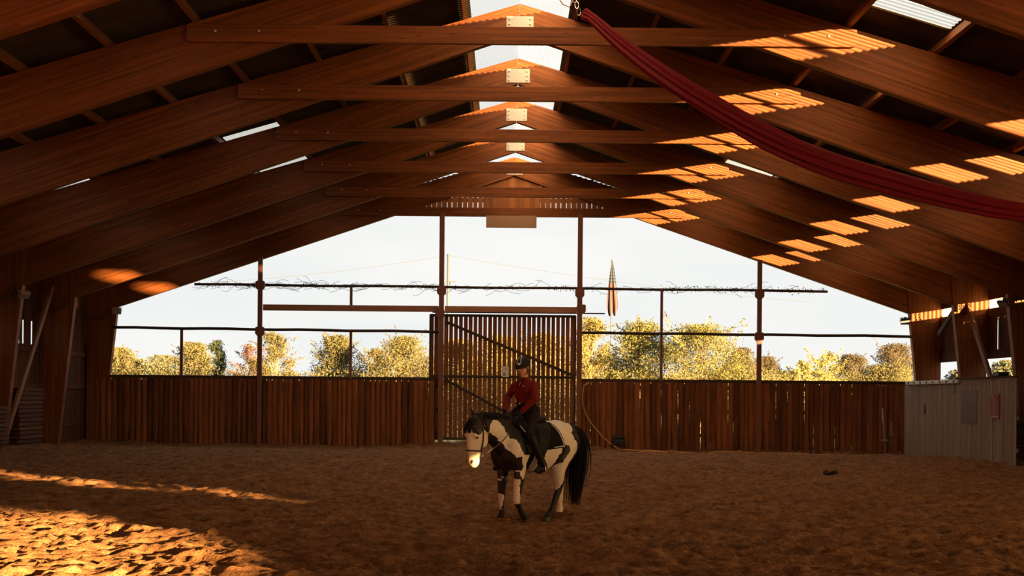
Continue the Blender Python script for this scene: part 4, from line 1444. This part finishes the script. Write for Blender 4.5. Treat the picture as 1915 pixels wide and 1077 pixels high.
def stand(x_, y_, label, h, mat, lean, crank):
    z0 = gz(x_, y_)
    e = empty('pole_stand', (x_, y_, z0), label, 'stand'); e.rotation_euler.y = lean
    MB().tube([(0, 0, .1), (0, 0, h)], .03, 8).build('pole', mat, e, smooth=True)
    for a in (.3, 2.0, 3.6, 5.1):
        MB().tube([(0, 0, .14), (.3 * math.cos(a), .3 * math.sin(a), .07), (.62 * math.cos(a), .62 * math.sin(a), .05)], .032, 6).build('foot', mat, e, smooth=True)
    MB().box((0, 0, 0), (.2, .1, .07)).build('clamp', mat, e, (.0, 0, crank), bevel=.01)
    MB().tube([(.1, 0, crank), (.16, 0, crank - .03)], .014, 6).build('knob', mat, e)


stand(13.0, 46.6, 'pale metal pole stand with splayed feet in the far right corner', 1.75, plain('pale_metal', (.34, .28, .22), .5), -.07, .62)
stand(13.45, 47.3, 'dim metal pole stand with crank, beside the sliding door', 1.3, plain('dim_metal', (.2, .17, .14), .5), -.04, .85)
dg_ = MB(); r = random.Random(5); dx, dy = 7.41, 31.6; dz = gz(dx, dy)
for i in range(9):
    dg_.ell((dx + r.gauss(0, .09), dy + r.gauss(0, .06), dz + .03 + r.uniform(0, .04)), (.06, .05, .045), None, 10, 6)
tag(dg_.build('dung_heap', plain('dark_dung', (.035, .018, .01), .9), None, smooth=True), 'small dark dung heap on the sand right of the horse', 'dung')

# ------------------------------------------------------------------ timber stacks at the sides
TIER = ['topmost', 'second', 'third', 'fourth', 'fifth', 'sixth', 'seventh', 'eighth', 'ninth', 'tenth', 'eleventh', 'twelfth', 'thirteenth', 'fourteenth']


def plank_stack(x_, y_, L, n, label, group, cols, ax='Y', wdt=.22, z0=None, h=.045):
    r = random.Random(int(abs(x_ * 10 + y_ * 7)))
    z_ = (gz(x_, y_) if z0 is None else z0)
    me = MB().box((0, 0, 0), (1, wdt, h * .8)).mesh('stacked_plank', M_SIDE, bevel=.004)
    for i in range(n):
        for j in range(cols):
            M = axes((x_ + (j - (cols - 1) / 2) * wdt * 1.03 + r.uniform(-.02, .02), y_ + r.uniform(-.1, .1), z_ + h * (i + .5)), (r.uniform(-.012, .012), 1, 0), (0, 0, 1)) @ Matrix.Diagonal((L * r.uniform(.94, 1.0), 1, 1, 1))
            tier = n - 1 - i
            tag(link('stacked_plank', me, None, M=M), '%s plank from the top of %s' % (TIER[tier], label), 'plank', group)


plank_stack(-15.98, 43.6, 2.2, 14, 'the dark stack behind the left brace', 'planks stacked behind the left brace', 1, h=.14, wdt=.5)
plank_stack(-15.62, 39.9, 2.0, 10, 'the stack by the pillar at the left picture edge', 'planks stacked by the left edge pillar', 1, h=.13, wdt=.45)
plank_stack(15.2, 39.4, 1.9, 10, 'the stack behind the partition at the right edge', 'planks stacked behind the right partition', 1, h=.12, wdt=.5)

# ------------------------------------------------------------------ red aerial cloth
cl = empty('aerial_hammock', (1.09, 25.3, 9.1), 'long red aerial cloth slung across the hall, hanging from a carabiner at the ridge', 'cloth')
CP = [Vector(p) for p in ((1.12, 25.3, 9.04), (1.32, 25.24, 8.93), (1.72, 25.05, 8.52), (2.22, 24.84, 8.06), (2.9, 24.55, 7.5), (3.99, 24.09, 6.72), (4.9, 23.66, 6.16), (5.8, 23.25, 5.73), (7.39, 22.46, 5.13), (8.4, 21.98, 4.86), (10.2, 21.5, 4.62), (12.5, 21.1, 4.75), (15.4, 20.95, 5.4))]


def catm(P_, t):
    f = t * (len(P_) - 1); i = min(int(f), len(P_) - 2); f -= i
    p0, p1, p2, p3 = P_[max(i - 1, 0)], P_[i], P_[i + 1], P_[min(i + 2, len(P_) - 1)]
    return .5 * ((2 * p1) + (p2 - p0) * f + (2 * p0 - 5 * p1 + 4 * p2 - p3) * f * f + (3 * p1 - p0 - 3 * p2 + p3) * f ** 3)


rings = []; nn = 72; ns = 96
for i in range(nn + 1):
    t = i / nn; p = catm(CP, t); d = (catm(CP, min(1, t + .01)) - catm(CP, max(0, t - .01))).normalized()
    up = Vector((0, 0, 1)); up = (up - d * up.dot(d)).normalized(); side = d.cross(up)
    wdt = float(np.interp(t, [0, .03, .07, .12, .3, .45, .6, .75, .9, 1], [.05, .1, .075, .085, .14, .18, .17, .12, .10, .07]))
    ring = []
    for k in range(ns):
        a = 2 * math.pi * k / ns
        f = 1 + .24 * math.sin(9 * a + 1.3 * math.sin(t * 7)) + .1 * math.sin(17 * a + t * 5)
        ring.append(p + up * (wdt * f * math.sin(a)) + side * (wdt * .55 * f * math.cos(a)))
    rings.append(ring)
MB().loft(rings).build('cloth_swag', plain('red_tricot', (.17, .005, .010), .6, .2, 0, .2, 8), cl, loc=(-1.09, -25.3, -9.1), smooth=True)
for i, (ox, oz) in enumerate(((-.02, -.02), (-.06, .1), (-.10, .22))):
    pts = [(ox + .035 * math.cos(a), .03 * math.sin(a) * (i % 2), oz + .075 * math.sin(a)) for a in np.linspace(0, 2 * math.pi, 15)]
    MB().tube(pts, .012, 6).build('chain_link' if i else 'carabiner', M_CHROME, cl, smooth=True)
MB().tube([(-.1, 0, .28), (-.14, .0, .8), (.16, 0, 1.42)], .015, 6).build('hanging_strap', plain('pink_strap', (.6, .2, .22), .7), cl, smooth=True)
MB().tube([(-.1, 0, .28), (-.2, 0, .06), (-.33, 0, .12), (-.45, 0, .3), (-.5, 0, .8), (-.1, 0, 1.42)], .012, 6).build('hanging_strap', plain('pink_strap_slack', (.6, .25, .25), .7), cl, smooth=True)

# ------------------------------------------------------------------ trees beyond the hall
LEAF = {
    'gold': mat_leaf('gold_leaf', (0.094, 0.085, 0.036), (0.142, 0.130, 0.062), (0.174, 0.160, 0.084)),
    'yellow': mat_leaf('yellow_leaf', (0.133, 0.107, 0.037), (0.218, 0.187, 0.074), (0.250, 0.223, 0.112)),
    'green': mat_leaf('yellow_green_leaf', (0.078, 0.080, 0.029), (0.156, 0.152, 0.055), (0.234, 0.216, 0.094)),
    'brown': mat_leaf('brown_leaf', (0.072, 0.062, 0.041), (0.106, 0.091, 0.060), (0.130, 0.113, 0.074)),
    'red': mat_leaf('russet_leaf', (0.109, 0.058, 0.049), (0.140, 0.080, 0.074), (0.172, 0.101, 0.094)),
    'ivy': mat_leaf('dark_ivy_leaf', (0.028, 0.040, 0.022), (0.047, 0.065, 0.037), (0.070, 0.080, 0.047)),
    'haze': mat_leaf('hazed_leaf', (0.120, 0.126, 0.084), (0.150, 0.156, 0.102), (0.180, 0.180, 0.120)),  # distance haze put into the leaf colour
    'sapling': mat_leaf('bright_leaf', (0.187, 0.174, 0.055), (0.265, 0.246, 0.094), (0.296, 0.275, 0.149)),
}
LEAF['sparse'] = LEAF['gold']
M_BARK = plain('pale_bark', (.22, .14, .08), .9, .1)


def tree(x_, y_, top, hw, kind, label, seed, z0=-.35, n=None):
    rr = np.random.default_rng(seed); r = random.Random(seed)
    e = empty('tree', (x_, y_, z0), label, 'tree', 'trees beyond the open gable')
    H = top - z0
    K = {'ivy': 22, 'sapling': 16, 'sparse': 26, 'red': 20, 'haze': 34}.get(kind, 70)
    cc = []
    for i in range(K):
        t = (i + .5) / K
        zz = H * (.14 + .84 * t)
        prof = {'ivy': .8, 'sapling': .9 - .5 * t}.get(kind, math.sin(math.pi * min(1, .25 + .72 * t)) ** .6 * (1 if t < .75 else .8))
        a = r.uniform(0, 2 * math.pi); q = r.random() ** .42 * hw * prof * r.uniform(.7, 1.18)
        if kind != 'ivy' and r.random() < .12: q *= 1.25; zz *= 1.04
        cc.append((q * math.cos(a), q * math.sin(a), zz))
    mb = MB()
    mb.tube([(0, 0, -.1), (r.uniform(-.05, .05) * hw, 0, H * .3), (r.uniform(-.1, .1) * hw, 0, H * .6), (0, 0, H * .93)], [.05 * hw + .05, .04 * hw + .04, .025 * hw + .02, .01], 6)
    for c in cc:
        b = (0, 0, max(.2, c[2] - r.uniform(.15, .3) * H))
        m_ = ((b[0] + c[0]) / 2, (b[1] + c[1]) / 2, (b[2] + c[2]) / 2 - .04 * H)
        ex = (c[0] * 1.22, c[1] * 1.22, c[2] + .07 * H * r.random())
        mb.tube([b, m_, c, ex], [.03, .022, .012, .004], 4, caps=False)
    mb.build('branches', M_BARK, e)['kind'] = 'stuff'
    n = n or {'sparse': 9000, 'red': 4000, 'sapling': 4500, 'ivy': 7000, 'haze': 9000}.get(kind, 24000)
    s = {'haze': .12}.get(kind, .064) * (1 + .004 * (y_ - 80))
    ci = rr.integers(0, K, n); cc = np.array(cc)
    rad = hw * (.25 if kind not in ('ivy',) else .5)
    P_ = cc[ci] + rr.normal(0, 1, (n, 3)) * np.array([rad * .62, rad * .62, rad * .5])
    ex = P_[:, 2] - H * (.93 + .07 * rr.random(n)); P_[:, 2] = np.where(ex > 0, P_[:, 2] - ex * 1.9, P_[:, 2]); P_[:, 2] = np.abs(P_[:, 2]) + .05
    if kind != 'ivy':
        env = hw * 1.6 * np.sqrt(np.clip(1.02 - np.clip((P_[:, 2] / H - .45) / .56, -.8, 1) ** 2, .012, 1)) * (.72 + .5 * vnoise(np.arctan2(P_[:, 1], P_[:, 0]) * 2.2 + 9, P_[:, 2] * 1.6, seed))
        q = np.hypot(P_[:, 0], P_[:, 1]) + 1e-6
        P_[:, :2] *= np.minimum(1, env / q)[:, None]
    if kind not in ('ivy', 'haze'):          # loose sprays reaching out of the crown
        L = []; tw = MB()
        for i in range(26 if kind not in ('brown',) else 14):
            a = r.uniform(0, 6.283); el = r.uniform(.15, 1.45); zc = H * r.uniform(.5, .9)
            d = Vector((math.cos(a) * math.cos(el), math.sin(a) * math.cos(el), math.sin(el)))
            q0 = Vector((math.cos(a) * hw * .5, math.sin(a) * hw * .5, zc)); ln = r.uniform(.5, 1.0) * (.4 * hw + .35)
            q1 = q0 + d * ln * 1.5
            tw.tube([q0, q0.lerp(q1, .5) + Vector((0, 0, .06)), q1], [.014, .009, .003], 4, caps=False)
            for j in range(46):
                t = r.random(); c = q0.lerp(q1, t)
                L.append((c.x + r.gauss(0, .09) * (1.2 - t), c.y + r.gauss(0, .09), c.z + .06 * math.sin(3 * t) + r.gauss(0, .09) * (1.2 - t)))
        tw.build('twigs', M_BARK, e)['kind'] = 'stuff'
        P_ = np.concatenate([P_, np.array(L)]); n = len(P_)
    A = rr.normal(0, 1, (n, 3)); A /= np.linalg.norm(A, axis=1)[:, None]
    B = np.cross(A, rr.normal(0, 1, (n, 3))); B /= np.linalg.norm(B, axis=1)[:, None]
    sz = (s * rr.uniform(.6, 1.3, n))[:, None]
    V_ = np.stack([P_ - A * sz, P_ - B * sz * .5, P_ + A * sz, P_ + B * sz * .5], 1).reshape(-1, 3)
    me = bpy.data.meshes.new('foliage'); F_ = np.arange(4 * n, dtype=np.int32)
    me.vertices.add(4 * n); me.vertices.foreach_set('co', V_.ravel())
    me.loops.add(4 * n); me.loops.foreach_set('vertex_index', F_)
    me.polygons.add(n); me.polygons.foreach_set('loop_start', np.arange(0, 4 * n, 4, dtype=np.int32))
    me.update(calc_edges=True); me.materials.append(LEAF[kind])
    o = link('foliage', me, e)
    o['kind'] = 'stuff'
    return e


TREES = [
    (-27.8, 95, 5.0, 1.6, 'gold', 'golden bush at the far left of the opening, beside the left pillar'),
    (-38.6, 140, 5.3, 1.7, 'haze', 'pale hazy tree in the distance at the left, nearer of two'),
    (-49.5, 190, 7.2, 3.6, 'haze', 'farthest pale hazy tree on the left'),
    (-23.7, 100, 5.6, 1.7, 'gold', 'round golden tree left of the ivy covered trunk'),
    (-19.2, 88, 5.35, .5, 'ivy', 'dark green ivy covered trunk standing among golden bushes'),
    (-18.0, 92, 5.2, 1.1, 'red', 'thin russet tree just right of the ivy covered trunk'),
    (-14.8, 84, 5.7, 1.4, 'sparse', 'sparse golden tree right of the left steel post'),
    (-11.7, 90, 5.8, 1.8, 'gold', 'tall golden tree left of the thin upright by the gate'),
    (-9.6, 95, 5.1, 1.0, 'sparse', 'small sparse bush right of the thin upright by the gate'),
    (-7.0, 86, 5.6, 2.2, 'gold', 'broad golden brown tree just left of the gate'),
    (-4.2, 104, 6.2, 2.8, 'yellow', 'yellow tree seen through the left gate boards'),
    (-.9, 100, 6.3, 2.8, 'yellow', 'yellow tree seen through the gate boards behind the rider'),
    (2.6, 102, 6.6, 2.8, 'yellow', 'yellow tree seen through the right gate boards'),
    (5.2, 86, 6.9, 1.4, 'yellow', 'tall yellow tree immediately right of the gate'),
    (7.3, 76, 6.1, 2.1, 'green', 'large yellow green tree behind the flagpole'),
    (10.4, 74, 5.9, 2.8, 'green', 'broad yellow green tree right of the thin iron upright'),
    (20.7, 120, 6.3, 1.9, 'brown', 'brown round tree left of the right steel post'),
    (24.0, 125, 5.7, 1.7, 'brown', 'lower brown tree behind the right steel post'),
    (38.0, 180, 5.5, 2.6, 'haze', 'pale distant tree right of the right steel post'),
    (15.1, 70, 3.8, .8, 'sapling', 'bright sapling, left of the two beyond the right bay'),
    (17.0, 72, 4.3, 1.1, 'sapling', 'bright sapling, right of the two beyond the right bay'),
    (30.7, 120, 5.8, 1.9, 'brown', 'dark brown round tree in the right bay'),
    (30.4, 105, 6.2, 2.4, 'brown', 'largest brown tree, next to the farthest right pillar'),
    (25.0, 90, 4.1, 1.7, 'gold', 'low golden bush below the largest brown tree'),
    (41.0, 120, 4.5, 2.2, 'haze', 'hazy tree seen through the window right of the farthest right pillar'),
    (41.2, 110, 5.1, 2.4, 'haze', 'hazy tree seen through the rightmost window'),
]
for i, (x_, y_, t_, h_, k_, lb) in enumerate(TREES):
    tree(x_, y_, t_, h_, k_, lb, 100 + i)


def sunblocker():
    """unseen foliage hedge added outside the right wall to keep low sun out"""
    rr = np.random.default_rng(77); n = 70000
    e = empty('sunblocker', (26, 33, -.35), 'unseen foliage hedge along the outside of the right wall', 'sunblocker')
    P_ = np.stack([rr.uniform(-.9, .9, n), rr.uniform(-12, 11.5, n), 6.5 * rr.random(n) ** .8], 1)
    P_[:, 2] *= .96 + .05 * vnoise(P_[:, 1] * 1.5 + 40, P_[:, 0] * 2 + 9, 3)
    A = rr.normal(0, 1, (n, 3)); A /= np.linalg.norm(A, axis=1)[:, None]
    B = np.cross(A, rr.normal(0, 1, (n, 3))); B /= np.linalg.norm(B, axis=1)[:, None]
    s = rr.uniform(.10, .19, n)[:, None]
    V_ = np.stack([P_ - A * s, P_ - B * s * .5, P_ + A * s, P_ + B * s * .5], 1).reshape(-1, 3)
    me = bpy.data.meshes.new('foliage')
    me.vertices.add(4 * n); me.vertices.foreach_set('co', V_.ravel())
    me.loops.add(4 * n); me.loops.foreach_set('vertex_index', np.arange(4 * n, dtype=np.int32))
    me.polygons.add(n); me.polygons.foreach_set('loop_start', np.arange(0, 4 * n, 4, dtype=np.int32))
    me.update(calc_edges=True); me.materials.append(LEAF['ivy'])
    o = link('foliage', me, e); o['kind'] = 'stuff'
    for i in range(16):
        MB().tube([(0, -11.5 + 1.5 * i, -.1), (0, -11.5 + 1.5 * i, 5.5)], [.12, .04], 6).build('trunk', M_BARK, e)


sunblocker()


def scrub():
    """low golden scrub along the meadow edge, seen above the plank wall"""
    rr = np.random.default_rng(8); n = 150000
    x_ = rr.uniform(-36, 32, n); y_ = rr.uniform(84, 110, n)
    x_ = np.minimum(x_, .30 * y_ - rr.random(n) * .8)
    h = 2.7 + 1.3 * vnoise(x_ * .5 + 40, y_ * .1, 5) + .6 * vnoise(x_ * 2 + 40, y_ * .3, 6)
    z_ = -.35 + h * rr.uniform(.2, 1.05, n) ** .6
    q = rr.random(n) < .2          # shorter growth close behind the gate
    x_ = np.where(q, rr.uniform(-6, 6.5, n), x_); y_ = np.where(q, rr.uniform(60, 84, n), y_)
    z_ = np.where(q, -.35 + 2.1 * rr.random(n) ** .8, z_)
    P_ = np.stack([x_, y_, z_], 1)
    A = rr.normal(0, 1, (n, 3)) * np.array([.5, .5, 1.2]); A /= np.linalg.norm(A, axis=1)[:, None]
    B = np.cross(A, rr.normal(0, 1, (n, 3))); B /= np.linalg.norm(B, axis=1)[:, None]
    s = rr.uniform(.04, .08, n)[:, None]
    V_ = np.stack([P_ - A * s, P_ - B * s * .5, P_ + A * s, P_ + B * s * .5], 1).reshape(-1, 3)
    me = bpy.data.meshes.new('scrub')
    me.vertices.add(4 * n); me.vertices.foreach_set('co', V_.ravel())
    me.loops.add(4 * n); me.loops.foreach_set('vertex_index', np.arange(4 * n, dtype=np.int32))
    me.polygons.add(n); me.polygons.foreach_set('loop_start', np.arange(0, 4 * n, 4, dtype=np.int32))
    me.update(calc_edges=True); me.materials.append(LEAF['gold'])
    tag(link('undergrowth', me), 'low golden undergrowth along the meadow beyond the plank wall', 'undergrowth', kind='stuff')


scrub()

# ------------------------------------------------------------------ flag, pole, wires
fp = empty('flagpole', (7.16, 95, -.35), 'thin flagpole with a limp striped flag beyond the right bay', 'flagpole')
MB().tube([(0, 0, 0), (0, 0, 11.9)], [.05, .03], 8).build('pole', plain('grey_pole', (.04, .04, .045), .5), fp, smooth=True)


def flag():
    """limp flag: blue canton with white stars above, red and white stripes falling below"""
    k = N('flag_cloth'); uv = k.coord('UV'); sp = k.new('ShaderNodeSeparateXYZ'); k.put(sp.inputs[0], uv)
    u, v = sp.outputs[0], sp.outputs[1]
    st = k.math('GREATER_THAN', k.math('SINE', k.math('MULTIPLY', u, 13 * math.pi)), 0.)
    stripe = k.mix(st, (.045, .05, .06), (.055, .017, .014))
    vo = k.new('ShaderNodeTexVoronoi'); k.put(vo.inputs['Vector'], k.mapping(uv, (3, 15, 1))); vo.inputs['Randomness'].default_value = 0.; vo.inputs['Scale'].default_value = 1
    star = k.math('LESS_THAN', vo.outputs['Distance'], .34)
    blue = k.mix(star, (.012, .018, .032), (.045, .05, .06))
    inb = k.math('GREATER_THAN', v, .54)
    c = k.mix(inb, stripe, blue)
    k.bsdf(c, .9, .1)
    n, m = 24, 26; vs = []; fs = []; uvs = []
    for i in range(m + 1):
        v_ = i / m
        wdt = float(np.interp(v_, [0, .12, .3, .45, .75, 1.0], [.30, .36, .30, .27, .16, .02]))
        z_ = 8.35 + 3.45 * v_
        for j in range(n + 1):
            u_ = j / n
            fold = .09 * math.sin(u_ * 14 + v_ * 2) * (1.05 - v_)
            drop = -.5 * (1 - v_) ** 6 * abs(math.sin(u_ * 6.5))
            vs.append((.05 + (u_ - .5) * 2 * wdt + .12 * (1 - v_) * (u_ - .3), fold, z_ + drop)); uvs.append((u_, v_))
    for i in range(m):
        for j in range(n): fs.append((i * (n + 1) + j, i * (n + 1) + j + 1, (i + 1) * (n + 1) + j + 1, (i + 1) * (n + 1) + j))
    me = bpy.data.meshes.new('flag'); me.from_pydata(vs, [], fs); me.materials.append(k.m)
    l = me.uv_layers.new(name='UVMap')
    for q in me.loops: l.data[q.index].uv = uvs[q.vertex_index]
    me.polygons.foreach_set('use_smooth', [True] * len(me.polygons))
    return link('flag', me, fp)


flag()
up_ = empty('utility_pole', (-6.9, 150, -.35), 'pale utility pole far beyond the gate, carrying thin wires', 'utility pole')
MP = plain('pale_concrete', (.045, .05, .06), .8)
MB().tube([(0, 0, 0), (0, 0, 18.0)], [.17, .13], 8).build('pole', MP, up_, smooth=True)
MB().box((0, 0, 0), (1.2, .12, .12)).build('crossarm', plain('tan_crossarm', (.06, .045, .04), .8), up_, (.3, 0, 14.9))
for i, (a, b, s, lb) in enumerate((((-6.9, 150, 17.5), (-34, 150, 14.2), .4, 'thin overhead wire running left from the utility pole'), ((-6.9, 150, 17.5), (34, 150, 12.6), .5, 'thin overhead wire running right from the utility pole'))):
    a = Vector(a); b = Vector(b)
    tag(MB().tube([a.lerp(b, t) - Vector((0, 0, s * 4 * t * (1 - t))) for t in np.linspace(0, 1, 20)], .02, 5).build('overhead_wire', MP, None), lb, 'wire')
